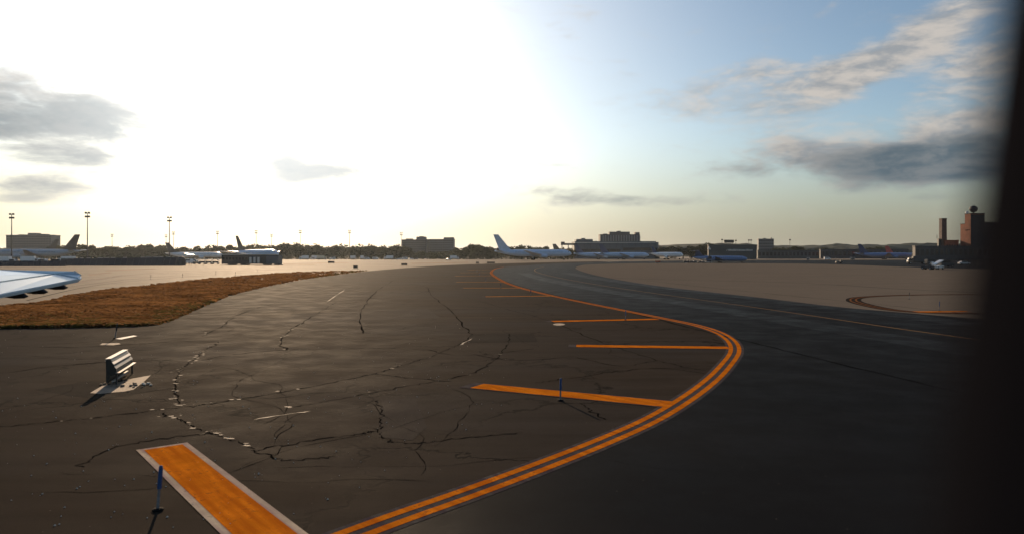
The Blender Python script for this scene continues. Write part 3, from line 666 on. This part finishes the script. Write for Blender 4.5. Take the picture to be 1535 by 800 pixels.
# right: chimney, brick tower and low blocks
ch = empty('chimney', (ux(1413.5, 620), 620, 0), 0, 'tall square dark brick chimney left of the brick tower', 'chimney')
hz_ = vz(327.5, 620)
MB().loft([[(-2.2, -2.2, 0), (2.2, -2.2, 0), (2.2, 2.2, 0), (-2.2, 2.2, 0)], [(-2.0, -2.0, hz_), (2.0, -2.0, hz_), (2.0, 2.0, hz_), (-2.0, 2.0, hz_)]]).build('shaft', m_darkbrick, ch)
MB().box(-2.2, 2.2, -2.2, 2.2, hz_ - .9, hz_ - .2).build('collar', m_darkbrick, ch)
MB().box(-4.2, -2.22, -1, 1, 0, vz(358, 620)).build('ladder_shaft', m_dark, ch)
MB().tube((-5, 0, vz(358, 620)), (-5, 0, vz(352, 620)), .18).build('aerial', m_dark, ch)
bt = empty('brick_tower', (ux(1461, 600), 600, 0), 0, 'stepped red brick tower carrying a dark ribbed globe on its roof', 'tower')
def bx(u0, u1, v0, v1, y0, y1): return MB().box(ux(u0, 600) - bt.location.x, ux(u1, 600) - bt.location.x, y0, y1, max(0, vz(v1, 600)), vz(v0, 600))
bx(1455, 1476, 321, 400, 0, 7.6).build('wall', m_brick, bt)
bx(1455, 1475, 335.5, 400, 7.61, 13.6).build('stair_tower', m_brick, bt)
bx(1454.6, 1476.4, 319.8, 321, -.3, 7.9).build('parapet', m_darkbrick, bt)
bx(1454.7, 1475.2, 334.6, 335.45, 7.62, 13.9).build('ledge', m_darkbrick, bt)
bx(1476.02, 1530, 333, 400, 1, 12).build('side_block', m_darkwall, bt)
bx(1455.3, 1475.7, 322, 400, -.5, -.015).build('front_shade_slab', m_darkwall, bt)  # thin dark slab puts the shade of the brick front into colour
xl_ = ux(1455, 600) - bt.location.x
for k in range(3): MB().box(xl_ - .12, xl_ - .005, 1.2 + k * 2.2, 2.2 + k * 2.2, vz(345.5, 600), vz(343.8, 600)).build('window', m_glass, bt)
gl = MB(); zc = vz(313, 600) - 0
gl.lathe([(.4, -2.9), (1.7, -2.5), (2.7, -1.4), (3.1, 0), (2.8, 1.2), (1.8, 2.3), (.3, 2.8)], 14, (ux(1461.5, 600) - bt.location.x + 2, 5, zc))
g_ = gl.build('globe', m_darkwall, bt)
rb = MB()
for k in range(7):
    a = math.pi * 2 * k / 7
    rb.tube((ux(1461.5, 600) - bt.location.x + 2 + 2.9 * math.cos(a), 5 + 2.9 * math.sin(a), zc - 1), (ux(1461.5, 600) - bt.location.x + 2 + 2.9 * math.cos(a), 5 + 2.9 * math.sin(a), zc + 1), .15)
rb.build('rib', m_dark, g_)
MB().tube((ux(1461.5, 600) - bt.location.x + 2, 5, vz(320, 600)), (ux(1461.5, 600) - bt.location.x + 2, 5, zc - 2.7), .9, .5).build('stem', m_dark, bt)
MB().lathe([(1.2, 0), (1.25, .8), (.9, 1.7), (.2, 2.0)], 12, (ux(1456.5, 600) - bt.location.x, 6, vz(319.8, 600))).build('white_dome', m_whitev, bt, smooth=True)
building('brick_annex', 'low red brick annex between the chimney and the brick tower', 1418, 1437, 361.2, 615, 6, m_brick, 1, 5)
building('low_building', 'low dark service building below the brick tower at right', 1372, 1545, 369.8, 590, 4, m_darkwall, 1, 24)
building('cargo_shed', 'low dark shed with small glazed openings behind the bright blue airliner', 1230, 1362, 374.5, 800, 3, m_darkwall, 1, 20)
building('cargo_shed', 'long low dark shed right of the teal terminal', 1136, 1228, 376, 760, 3, m_tealwall, 1, 16)

# ---------------------------------------------------------------- light masts
def mast_proto():
    o = empty('light_mast', (0, 0, 0))
    MB().tube((0, 0, 0), (0, 0, 28.6), .46, .24).build('pole', m_dark, o)
    fr = MB().box(-1.5, 1.5, -.1, .1, 27.0, 27.2).box(-1.5, 1.5, -.1, .1, 29.0, 29.2).box(-.1, .1, -.1, .1, 28.6, 29.2).build('head_frame', m_dark, o)
    for x in (-1.05, 1.05):
        for z in (26.5, 28.8): MB().prism([(x - .65, z), (x + .65, z), (x + .5, z + 1.15), (x - .5, z + 1.15)], -.45, .45).build('floodlight', m_dark, fr)
    return o
mp = mast_proto(); first = True
for u_, vt, Y, lb in ((17.5, 320, 500, 'tall floodlight mast in front of the far left slab block'), (131, 318, 490, 'tall floodlight mast just right of the tall dark tail'), (254, 325, 520, 'tall floodlight mast left of the white narrow-body airliner'),
                      (168, 351, 1000, 'small faint floodlight mast above trees right of the tall dark tail'), (249, 352, 1020, 'faint floodlight mast just left of the third tall mast'), (260, 347.5, 960, 'faint floodlight mast just right of the third tall mast'),
                      (326, 346.5, 950, 'faint floodlight mast above the nose of the white narrow-body'), (384, 345.5, 940, 'faint floodlight mast above the white and blue airliner'), (407, 351, 1050, 'fainter floodlight mast above the nose of the white and blue airliner'),
                      (450, 345, 900, 'faint floodlight mast over the treeline right of the white and blue airliner'), (524, 345, 900, 'faint floodlight mast alone over the treeline at centre left'), (601.5, 348.5, 860, 'floodlight mast at the left end of the long blue grey block')):
    o = mp if first else copy_tree(mp); first = False
    o.location = (ux(u_, Y), Y, 0); s = vz(vt, Y) / 29.9; o.scale = (s * .9, s * .9, s)
    tag(o, lb, 'light mast', 'floodlight masts round the airfield')

# ---------------------------------------------------------------- airfield markers and signs
def marker(u, v, label, h=.66, name='edge_marker', blue=True, lean=(.02, 0)):
    g = gp(u, v); o = empty(name, (g.x, g.y, .012), 0, label, 'edge marker', 'taxiway edge markers')
    MB().lathe([(.085, 0), (.085, .02), (.05, .035)], 12).build('base_plate', m_rubber, o)
    MB().tube((0, 0, .035), (lean[0] * .5, 0, h * .48), .024, .022, 10).build('post', m_postgrey, o)
    MB().tube((lean[0] * .5, 0, h * .48 + .002), (lean[0], 0, h - .03), .034, .032, 12).build('sleeve', m_bluesleeve if blue else m_dark, o)
    MB().lathe([(.032, 0), (.024, .02), (.006, .032)], 12, (lean[0], 0, h - .028)).build('cap', m_bluesleeve if blue else m_dark, o)
    return o
marker(236.5, 765, 'blue sleeved edge marker post beside the big orange bar, nearest of all', .70, lean=(.05, 0))
marker(840, 600.5, 'blue sleeved edge marker post crossing the long second orange bar', .62, lean=(.01, 0))
marker(937.5, 479.5, 'dark blue edge marker post on the fourth orange bar from the front', .60)
marker(795.5, 443, 'small dark edge marker post on the fifth orange bar from the front', .62)
marker(750.5, 431.5, 'tiny edge marker post on the sixth orange bar from the front', .62)
marker(728, 422.5, 'tiny edge marker post on the seventh orange bar from the front', .62)
marker(718.5, 414, 'tiny edge marker post on the eighth orange bar from the front', .62)
marker(715, 408.5, 'farthest tiny edge marker post, on the ninth orange bar', .62)
marker(172.5, 507, 'slim leaning dark marker post at the verge edge behind the louvred sign', .74, blue=False, lean=(.11, 0))
marker(1363, 448, 'dark edge marker post inside the orange loop on the concrete island', .62, blue=False)
marker(1408, 466, 'dark edge marker post at the orange bar on the concrete island', .70)
for u_, v_, lb in ((98, 427.5, 'tiny marker post beside the wing tip on the concrete taxiway'), (226, 418.5, 'tiny marker post second from the wing tip on the concrete taxiway'), (273.5, 415.5, 'tiny marker post third from the wing tip on the concrete taxiway'),
                   (323.5, 411, 'tiny marker post fourth from the wing tip on the concrete taxiway'), (353, 412.5, 'small dark marker post at the far edge of the brown verge'), (385.5, 408, 'tiny marker post farthest along the brown verge')):
    marker(u_, v_, lb, .72, blue=False)
for u_, lb in ((278, 'first short dark stub post right of the dark tank'), (283.5, 'second short dark stub post right of the dark tank'), (286.5, 'third short dark stub post right of the dark tank'), (293.5, 'fourth short dark stub post right of the dark tank'), (304.5, 'fifth short dark stub post in front of the baggage carts')):
    marker(u_, 399.6, lb, .8, blue=False)
def small_sign(u, vb, wpx, hpx, label, face=m_sign, sp_w=True):
    Y = by(vb); o = empty('taxiway_sign', (ux(u, Y), Y, .012), 0, label, 'taxiway sign', 'low taxiway signs far out')
    w_, h_ = wpx / F * Y, hpx / F * Y
    MB().box(-w_ / 2, w_ / 2, -.12, .12, h_ * .22, h_).build('sign_box', m_sign, o, bevel=.015)
    MB().box(-w_ / 2 + .06, w_ / 2 - .06, -.135, -.122, h_ * .28, h_ * .94).build('face', face, o)
    for s in (-1, 1): MB().box(s * w_ * .36 - .05, s * w_ * .36 + .05, -.05, .05, 0, h_ * .219).build('leg', m_dark, o)
    MB().box(-w_ * .75, w_ * .75, -.4, .4, -.008, .012).build('footing', m_stain, o)
small_sign(496.5, 395, 9.5, 3.6, 'wide low dark sign farthest left on the far concrete taxiway')
small_sign(533, 402.8, 6.5, 5, 'square dark sign standing nearest, at the tip of the brown verge')
small_sign(606, 398.4, 8.5, 3.8, 'dark sign alone in the middle of the far pavement below the long block')
small_sign(715.8, 395.2, 4.5, 2.8, 'small square dark sign left of the wider sign near the pale wide-body')
small_sign(736, 395.2, 12, 2.8, 'widest dark sign near the tail of the pale wide-body')
small_sign(986, 393.6, 8, 2.7, 'orange red faced sign in front of the blue airliners', m_signred)
# louvred sign box on its pad
pad = sheet('concrete_pad', [gp(*p) for p in ((135, 589), (158, 575.5), (178, 573), (200, 567), (226, 562.5), (216, 572), (200, 584), (186, 587), (168, 588.5), (150, 590.5))], .017, m_pad, shoulder)
sheet('concrete_pad', [gp(*p) for p in ((150, 516.8), (153, 514.4), (178, 513.9), (181, 515.6), (170, 517.3))], .017, m_pad, shoulder)
sheet('concrete_pad', [gp(*p) for p in ((172, 507.5), (200, 502.5), (206, 503.4), (182, 508.5))], .017, m_postgrey, shoulder)
sheet('flush_light_plate', [gp(838 + 9 * math.cos(a), 486 + 1.6 * math.sin(a)) for a in [k * math.pi / 8 for k in range(16)]], .017, m_pad, shoulder)
axis = Vector((-.65, 2.3, 0))
sgn = empty('louvred_sign', (-12.62, 23.65, .02), math.atan2(axis.y, axis.x), 'black box with stacked pale louvres on legs standing on a broken pad at left', 'airfield sign')
hl = 1.12; sgn.scale = (1.0, .62, .70)
prof = [(-.08, .38), (-.17, .08), (-.25, .08), (-.26, 1.10), (-.06, 1.12), (.02, 1.02), (.02, .92), (.10, .86), (.12, .72), (.20, .66), (.22, .52), (.30, .46)]
# profile runs across the box (y), extruded along its length (x)
vs = [(x, -y, z) for x in (-hl, hl) for y, z in prof]; n = len(prof)
MB().add(vs, [tuple(range(n)), tuple(range(2 * n - 1, n - 1, -1))] + [(i, i + n, (i + 1) % n + n, (i + 1) % n) for i in range(n)]).build('box', m_sign, sgn)
for (y0, z0, y1, z1) in ((-.28, 1.13, -.02, 1.13), (.0, .99, .115, .875), (.115, .79, .215, .675), (.17, .50, .38, .498)):
    dz = .022
    MB().add([(x, -y, z) for x in (-hl - .02, hl + .02) for y, z in ((y0, z0 + .004), (y1, z1 + .004), (y1, z1 + dz), (y0, z0 + dz))], [(0, 1, 2, 3), (7, 6, 5, 4), (0, 4, 5, 1), (1, 5, 6, 2), (2, 6, 7, 3), (3, 7, 4, 0)]).build('louvre', m_dark if z0 == .79 else m_louvre, sgn)
for x in (-hl + .06, hl - .06):
    for y in (-.18, .20):
        MB().box(x - .035, x + .035, -y - .035, -y + .035, 0, .50 if y > 0 else .32).build('leg', m_dark, sgn)
MB().box(-hl + .12, hl - .12, -.05, .05, .08, .16).build('rail', m_louvre, sgn)
for k in range(26):
    u_, v_ = random.gauss(180, 17), random.gauss(577, 4.5)
    if k < 6: u_, v_ = random.gauss(214, 5), random.gauss(576.5, .7)
    g = gp(u_, v_); r = random.uniform(.03, .075)
    MB().lathe([(r * .8, 0), (r, r * .35), (r * .5, r * .8)], 6, (0, 0, 0)).build('rubble_chip', m_stone if k < 6 else m_pad, pad).location = (g.x, g.y, .018)

# ---------------------------------------------------------------- vehicles
def wheels(o, xs, yw, r, m=m_rubber):
    for x in xs:
        for s in (-1, 1):
            wh = MB().tube((x, s * yw - .11, r), (x, s * yw + .11, r), r, n=14).build('wheel', m, o)
            MB().tube((x, s * (yw + .113) , r), (x, s * (yw + .135), r), r * .5, n=10).build('hub', m_lead, wh)
def box_truck(m_box=m_whitev, m_cab=m_whitev):
    o = empty('box_truck', (0, 0, 0))
    MB().box(-3.6, 2.0, -1.15, 1.15, .95, 3.4).build('cargo_box', m_box, o, bevel=.05)
    MB().prism([(2.06, .55), (4.1, .55), (4.15, 1.3), (3.75, 2.45), (2.06, 2.5)], -1.05, 1.05).build('cab', m_cab, o, bevel=.06)
    MB().box(-3.6, 2.0, -.5, .5, .55, .94).build('chassis', m_dark, o)
    MB().prism([(4.10, 1.42), (4.13, 1.44), (3.83, 2.3), (3.79, 2.3)], -.9, .9).build('windscreen', m_glass, o)
    for s in (-1, 1):
        MB().box(2.5, 3.6, s * 1.05, s * 1.063, 1.5, 2.2).build('window', m_glass, o)
        MB().box(4.12, 4.17, s * .8 - .15, s * .8 + .15, .8, 1.0).build('headlight', m_pale, o)
    wheels(o, (-2.4, 3.1), .98, .45); return o
def van(m=m_whitev):
    o = empty('van', (0, 0, 0))
    MB().prism([(-2.5, .4), (2.55, .4), (2.6, 1.05), (1.75, 1.35), (1.1, 2.15), (-2.35, 2.2), (-2.5, 2.0)], -.95, .95).build('body', m, o, bevel=.07)
    MB().prism([(1.80, 1.40), (1.15, 2.06), (1.17, 2.10), (1.84, 1.42)], -.8, .8).build('windscreen', m_glass, o)
    for s in (-1, 1):
        MB().box(-2.1, .9, s * .95, s * .962, 1.4, 1.95).build('window', m_glass, o)
        MB().box(2.575, 2.62, s * .7 - .12, s * .7 + .12, .8, .98).build('headlight', m_pale, o)
    wheels(o, (-1.6, 1.6), .85, .36); return o
def car(m=m_darkv):
    o = empty('car', (0, 0, 0))
    MB().prism([(-2.15, .35), (2.15, .35), (2.2, .75), (1.2, .95), (.55, 1.42), (-1.1, 1.45), (-1.8, 1.0), (-2.2, .9)], -.86, .86).build('body', m, o, bevel=.08)
    for s in (-1, 1):
        MB().prism([(-1.5, 1.0), (.95, .98), (.45, 1.36), (-1.0, 1.38)], s * .86, s * .868).build('window', m_glass, o)
        MB().box(2.17, 2.21, s * .6 - .14, s * .6 + .14, .62, .74).build('headlight', m_pale, o)
    wheels(o, (-1.35, 1.35), .78, .32); return o
def tug(m=m_darkv, name='baggage_tug'):
    o = empty(name, (0, 0, 0))
    MB().prism([(-1.5, .35), (1.6, .35), (1.6, .95), (.5, 1.05), (.3, .8), (-.5, .8), (-.6, 1.0), (-1.5, 1.0)], -.72, .72).build('body', m, o, bevel=.05)
    MB().box(-.45, .15, -.5, .5, .81, 1.0).build('seat', m_dark, o); MB().box(-.58, -.46, -.5, .5, 1.0, 1.5).build('seat_back', m_dark, o)
    for x in (-.62, .55):
        for s in (-1, 1): MB().box(x - .03, x + .03, s * .66 - .03, s * .66 + .03, .9, 1.95).build('roof_post', m_dark, o)
    MB().box(-.8, .8, -.74, .74, 1.955, 2.03).build('roof', m, o)
    MB().tube((.5, .2, 1.02), (.25, .2, 1.3), .03).build('steering_column', m_dark, o)
    for s in (-1, 1): MB().box(1.6, 1.63, s * .5 - .1, s * .5 + .1, .65, .8).build('headlight', m_pale, o)
    wheels(o, (-1.0, 1.05), .68, .33); return o
def baggage_cart(m=m_whitev):
    o = empty('baggage_cart', (0, 0, 0))
    MB().box(-1.6, 1.6, -.8, .8, .5, .62).build('deck', m_lead, o)
    MB().prism([(-1.7, 1.95), (1.7, 1.95), (1.6, 2.1), (-1.6, 2.1)], -.85, .85).build('roof', m, o)
    for x in (-1.55, 1.55):
        for s in (-1, 1): MB().box(x - .04, x + .04, s * .76 - .04, s * .76 + .04, .621, 1.949).build('post', m_lead, o)
    MB().box(-1.1, 1.2, -.6, .6, .621, 1.3).build('luggage_load', m_dark, o, bevel=.08)
    MB().tube((1.6, 0, .52), (2.3, 0, .45), .05).build('drawbar', m_dark, o)
    wheels(o, (-1.1, 1.1), .7, .25); return o
def belt_loader():
    o = empty('belt_loader', (0, 0, 0))
    MB().prism([(-2.4, .4), (2.4, .4), (2.4, 1.05), (.8, 1.1), (-2.4, .95)], -.9, .9).build('body', m_whitev, o, bevel=.06)
    MB().add([(x, y, z) for y in (-.55, .55) for x, z in ((-3.2, 1.1), (3.0, 2.35), (3.0, 2.6), (-3.2, 1.35))], [(0, 1, 2, 3), (7, 6, 5, 4), (0, 4, 5, 1), (1, 5, 6, 2), (2, 6, 7, 3), (3, 7, 4, 0)]).build('conveyor', m_whitev, o)
    MB().box(-2.2, -1.0, .56, .92, .96, 2.1).build('cab', m_whitev, o, bevel=.05)
    for x in (-1, 1.6): MB().tube((x, 0, 1.0), (x + .4, 0, 1.55 + .2 * x), .07).build('strut', m_dark, o)
    for s in (-1, 1): MB().box(2.4, 2.44, s * .6 - .12, s * .6 + .12, .7, .9).build('headlight', m_pale, o)
    wheels(o, (-1.5, 1.6), .82, .38); return o
protos = {}
def put(kind, builder, u, Y, rz, label, cat, group):
    if kind in protos: o = copy_tree(protos[kind])
    else: o = protos[kind] = builder()
    o.location = (ux(u, Y), Y, .012); o.rotation_euler = (0, 0, R(rz)); tag(o, label, cat, group); return o
gv = 'vehicles parked along the far apron'
put('truck', box_truck, 456, 600, 200, 'white box truck at the left end of the far vehicle row', 'truck', gv)
put('van', van, 469, 610, 160, 'white van beside the leftmost far box truck', 'van', gv)
put('truck', box_truck, 473.5, 640, 10, 'white box truck half behind the van in the far row', 'truck', gv)
put('ctruck', lambda: box_truck(m_cream, m_cream), 482, 600, 5, 'cream box truck, brightest of the far vehicle row', 'truck', gv)
put('van', van, 498, 605, 175, 'white van just right of the cream truck', 'van', gv)
put('truck', box_truck, 529.5, 620, 80, 'white box truck seen end on below the lone floodlight mast', 'truck', gv)
put('truck', box_truck, 543, 620, 95, 'white box truck left of a van, right of the lone mast', 'truck', gv)
put('van', van, 550, 615, 20, 'white van close to the right of an end-on truck', 'van', gv)
put('van', van, 563, 625, 0, 'white van between two gaps in the middle of the far row', 'van', gv)
put('truck', box_truck, 583, 625, 180, 'white box truck left of the long blue grey block', 'truck', gv)
put('car', car, 591, 600, 0, 'dark car in front of the box truck below the blue grey block', 'car', gv)
put('wcar', lambda: car(m_whitev), 598, 600, 180, 'white car, left one of two below the blue grey block', 'car', gv)
put('van', van, 606, 605, 180, 'white van in front of the left end of the blue grey block', 'van', gv)
put('wcar', None, 616, 600, 10, 'white car, right one of two below the blue grey block', 'car', gv)
put('car', car, 623, 610, 170, 'dark car at the right end of the far vehicle row', 'car', gv)
put('wcar', None, 672, 560, 200, 'white car alone below the right end of the blue grey block', 'car', gv)
put('truck', box_truck, 681, 640, 0, 'white box truck half lost in the dark bushes right of the lone white car', 'truck', gv)
g2 = 'vehicles and carts near the white narrow-body'
put('van', van, 281, 330, 165, 'white van right behind the stub posts near the dark tank', 'van', g2)
put('van', van, 289, 350, 30, 'white van angled away under the nose of the white narrow-body', 'van', g2)
for k, u_ in enumerate((303, 313, 323)):
    put('cart', baggage_cart, u_, 318, 4, ('first white roofed baggage cart of the train of three', 'middle white roofed baggage cart of the train of three', 'last white roofed baggage cart of the train, beside the low grey building')[k], 'baggage cart', 'baggage train')
put('tug', tug, 295, 319, 4, 'dark baggage tug at the left end of the baggage train', 'baggage tug', 'baggage train')
g3 = 'dark vehicles behind the wing tip'
for u_, kd, lb in ((4, 'truck', 'white roofed truck at the left picture edge above the wing'), (20, 'van', 'white van second from the left above the wing'), (45, 'truck', 'white truck third from the left above the wing'), (62, 'van', 'white van fourth from the left above the wing'), (86, 'dvan', 'dark van above the wing tip'), (100, 'truck', 'white truck just above the tip of the wing')):
    put(kd, {'truck': box_truck, 'van': van, 'dvan': lambda: van(m_darkv)}[kd], u_, 330, random.choice((0, 175, 10)), lb, 'truck' if kd == 'truck' else 'van', g3)
bw = empty('blast_fence', (ux(40, 262), 262, 0), 0, 'low dark barrier of panels directly above the pale wing', 'fence')
for k in range(13): MB().add([(-16 + k * 2.3, 0, 0), (-13.8 + k * 2.3, 0, 0), (-13.8 + k * 2.3, .8, 1.9), (-16 + k * 2.3, .8, 1.9), (-16 + k * 2.3, 1, 0), (-13.8 + k * 2.3, 1, 0)], [(0, 1, 2, 3), (4, 3, 2, 5), (0, 3, 4), (1, 5, 2), (0, 4, 5, 1)]).build('panel', m_darkwall, bw)
g4 = 'ground vehicles on the right apron'
put('tug', tug, 1029.5, 366, 175, 'dark tug left of another one at the tail of the regional jet', 'baggage tug', g4)
put('tug', tug, 1038, 364, 5, 'dark tug close behind the tail of the regional jet', 'baggage tug', g4)
put('tug', tug, 1051, 362, 0, 'dark tug under the engine of the regional jet', 'baggage tug', g4)
put('dcart', lambda: baggage_cart(m_darkv), 1062, 362, 0, 'dark baggage cart under the wing of the regional jet', 'baggage cart', g4)
put('wcart', baggage_cart, 1211.5, 520, 60, 'small white cart alone on the dark apron at right', 'baggage cart', g4)
put('wtug', tug, 1258, 345, 178, 'dark open tug alone right of the small white cart', 'baggage tug', g4)
put('loader', belt_loader, 1405, 203, 40, 'white belt loader with sloping conveyor on the dark apron at right', 'belt loader', g4)
put('dtug2', tug, 1391, 201, 120, 'dark tug beside the white belt loader', 'baggage tug', g4)
put('dvan', lambda: van(m_darkv), 1418, 250, 10, 'dark van close behind the white belt loader', 'van', g4)
put('dvan', lambda: van(m_darkv), 1396, 300, 10, 'dark van behind the belt loader, left of another dark van', 'van', g4)
put('dtruck', lambda: box_truck(m_darkv, m_darkv), 1375, 330, 170, 'dark box truck standing left of the dark van at right', 'truck', g4)
put('wcar', None, 1445, 300, 0, 'white car farthest right on the dark apron', 'car', g4)
put('wcart', None, 1278, 560, 20, 'small white cart below the tail of the bright blue airliner', 'baggage cart', g4)
put('van', van, 1240, 600, 0, 'white van on the dark apron below the long sheds', 'van', g4)

# ---------------------------------------------------------------- trees and hills
def crown_mesh(seed, n=950):
    rnd = random.Random(seed); mb = MB()
    lobes = [(Vector((rnd.gauss(0, .20), rnd.gauss(0, .20), rnd.uniform(.25, .72))), rnd.uniform(.20, .30)) for _ in range(10)]
    for k in range(n):
        c, r = rnd.choice(lobes)
        d = Vector((rnd.gauss(0, 1), rnd.gauss(0, 1), rnd.gauss(0, 1))).normalized()
        p = c + d * r * rnd.uniform(.55, 1.05); s = rnd.uniform(.035, .075)
        a = Vector((rnd.gauss(0, 1), rnd.gauss(0, 1), rnd.gauss(0, 1))).normalized(); b = a.orthogonal().normalized()
        mb.add([p - a * s, p + b * s * .8, p + a * s, p - b * s * .8], [(0, 1, 2, 3)])
    return mb
def tree_proto(seed):
    o = empty('tree', (0, 0, 0))
    t = MB().tube((0, 0, 0), (.01, 0, .30), .035, .022).build('trunk', m_bark, o)
    rnd = random.Random(seed); b = MB()
    for k in range(5):
        a = rnd.uniform(0, 6.28); b.tube((.01, 0, rnd.uniform(.2, .3)), (.2 * math.cos(a), .2 * math.sin(a), rnd.uniform(.45, .7)), .014, .005, 6)
    b.build('limb', m_bark, t)
    tag(crown_mesh(seed).build('crown', m_leaf, o), kind='stuff') if False else crown_mesh(seed).build('crown', m_leaf, o)
    return o
tp = [tree_proto(s) for s in (1, 2, 3, 4, 5)]; used = set()
def tree(u, vt, Y, label, wide=1.0):
    k = random.randrange(5)
    o = copy_tree(tp[k]) if k in used else tp[k]; used.add(k)
    h = vz(vt, Y); o.location = (ux(u, Y), Y, 0); o.scale = (h * wide, h * wide, h * .98); o.rotation_euler = (0, 0, random.uniform(0, 6.28))
    return tag(o, label, 'tree', 'trees of the far treeline')
top = [(-30, 371), (5, 368), (70, 369), (83, 365), (100, 368), (118, 366), (128, 364), (142, 369), (155, 367), (168, 368), (180, 368), (195, 367), (208, 366), (222, 365), (236, 364.5), (248, 368), (268, 371), (280, 368), (295, 367), (308, 371), (320, 366), (332, 368),
       (345, 366), (360, 368), (372, 366), (386, 365), (398, 366), (410, 364), (424, 362), (436, 368), (448, 363.5), (462, 366), (474, 365), (486, 366), (500, 366), (515, 363), (528, 366), (545, 362.5), (558, 368), (570, 367), (584, 365), (598, 366),
       (612, 374), (630, 375), (648, 376), (664, 375), (684, 370), (696, 368), (708, 365), (720, 365), (734, 368), (748, 369), (765, 368), (778, 366.5), (792, 367), (806, 368.5), (818, 368), (835, 370), (850, 369)]
ORD = 'first second third fourth fifth sixth seventh eighth ninth tenth eleventh twelfth'.split(); tally = {}
def nth(phrase, where):
    k = tally[phrase, where] = tally.get((phrase, where), -1) + 1
    return ORD[k] + ' ' + phrase + ' from left ' + where
def stretch(u):
    for lim, s in ((60, 'behind the far left airliner'), (125, 'beside the tall dark tail at far left'), (250, 'between the tall dark tail and third floodlight mast'), (330, 'behind the white narrow-body airliner'), (430, 'behind the white and blue airliner'),
                   (525, 'between the white and blue airliner and the lone mast'), (602, 'between the lone mast and the long blue grey block'), (682, 'low in front of the long blue grey block'), (742, 'between the blue grey block and the pale tall fin'), (860, 'behind the pale wide-body airliner')):
        if u < lim: return s
    return 'right of the grey terminal'
for u_, vt in top:
    tree(u_, vt + random.uniform(-.6, .6), random.uniform(690, 730), nth('dark rounded tree', stretch(u_)), random.uniform(1.0, 1.25))
    if random.random() < .75: tree(u_ + random.uniform(4, 9), vt + random.uniform(2, 5), random.uniform(670, 690), nth('short front tree', stretch(u_)), random.uniform(1.1, 1.5))
for u_, vt in ((988, 368.5), (1000, 367.5), (1012, 367), (1024, 366), (1036, 366.5), (1048, 367.5), (1056, 365.5), (1064, 363.5)): tree(u_, vt, random.uniform(720, 745), nth('dark tree', 'between the grey terminal and the low teal terminal'), 1.25)
for u_, vt in ((1168, 370), (1178, 368.5), (1188, 367.5), (1198, 369.5), (1232, 371), (1240, 370), (1305, 369), (1312, 368.4), (1320, 369)): tree(u_, vt, random.uniform(830, 880), nth('rounded tree', 'behind the low sheds at right'), 1.35)
# undergrowth mass at the foot of the treeline
ug = MB()
for k in range(9000):
    Y = random.uniform(655, 735); u_ = random.uniform(-40, 860); x = ux(u_, Y)
    hgt = 6.0 + 2.5 * mn.noise(Vector((x * .05, Y * .05, 1.0)))
    p = Vector((x, Y, random.uniform(0, 1) * hgt)); s = random.uniform(.5, 1.1)
    a = Vector((random.gauss(0, 1), random.gauss(0, 1), random.gauss(0, 1))).normalized(); b = a.orthogonal().normalized()
    ug.add([p - a * s, p + b * s * .8, p + a * s, p - b * s * .8], [(0, 1, 2, 3)])
tag(ug.build('undergrowth', m_leaf), 'dark bushes massed along the foot of the far treeline', 'undergrowth', kind='stuff')
# wooded hills
def ridge(name, Y, u0, u1, vtop, depth, seed):
    n, mrow = 160, 6; vs = []
    for j in range(mrow + 1):
        for i in range(n + 1):
            u_ = u0 + (u1 - u0) * i / n; y = Y + depth * j / mrow; x = ux(u_, Y) * (1 + .25 * j / mrow)
            prof = math.sin(math.pi * min(1, (j + .0) / mrow * 1.0) * .5)
            h = (vz(vtop(u_), Y)) * prof + 7 * prof * mn.fractal(Vector((x * .012, y * .012, seed)), 1.0, 2.0, 4)
            vs.append((x, y, h if j else -1))
    o = MB().add(vs, [(j * (n + 1) + i, j * (n + 1) + i + 1, (j + 1) * (n + 1) + i + 1, (j + 1) * (n + 1) + i) for j in range(mrow) for i in range(n)]).build(name, m_hill)
    o['kind'] = 'structure'; return o
ridge('hills', 1500, 940, 1800, lambda u: 364.5 - 1.2 * math.sin(u * .02), 250, 3.0)
ridge('hills', 1150, 1160, 1800, lambda u: 369 - 1.0 * math.sin(u * .013 + 1), 150, 9.0)
ridge('hills', 1500, -300, 900, lambda u: 374 - 1.5 * math.sin(u * .016), 250, 5.0)
# ---------------------------------------------------------------- haze
hm = bpy.data.materials.new('haze'); hm.use_nodes = True; ht = hm.node_tree; ht.nodes.clear()
pv = N(ht, 'ShaderNodeVolumePrincipled'); pv.inputs['Color'].default_value = (.80, .90, 1.0, 1); pv.inputs['Density'].default_value = .000028; pv.inputs['Anisotropy'].default_value = .65
ht.links.new(pv.outputs[0], N(ht, 'ShaderNodeOutputMaterial').inputs['Volume'])
hz = MB().box(-7000, 7000, -1000, 9500, -2.5, 70).build('haze', hm); hz['kind'] = 'stuff'
hz['label'] = 'pale haze over the airfield'; hz['category'] = 'haze'
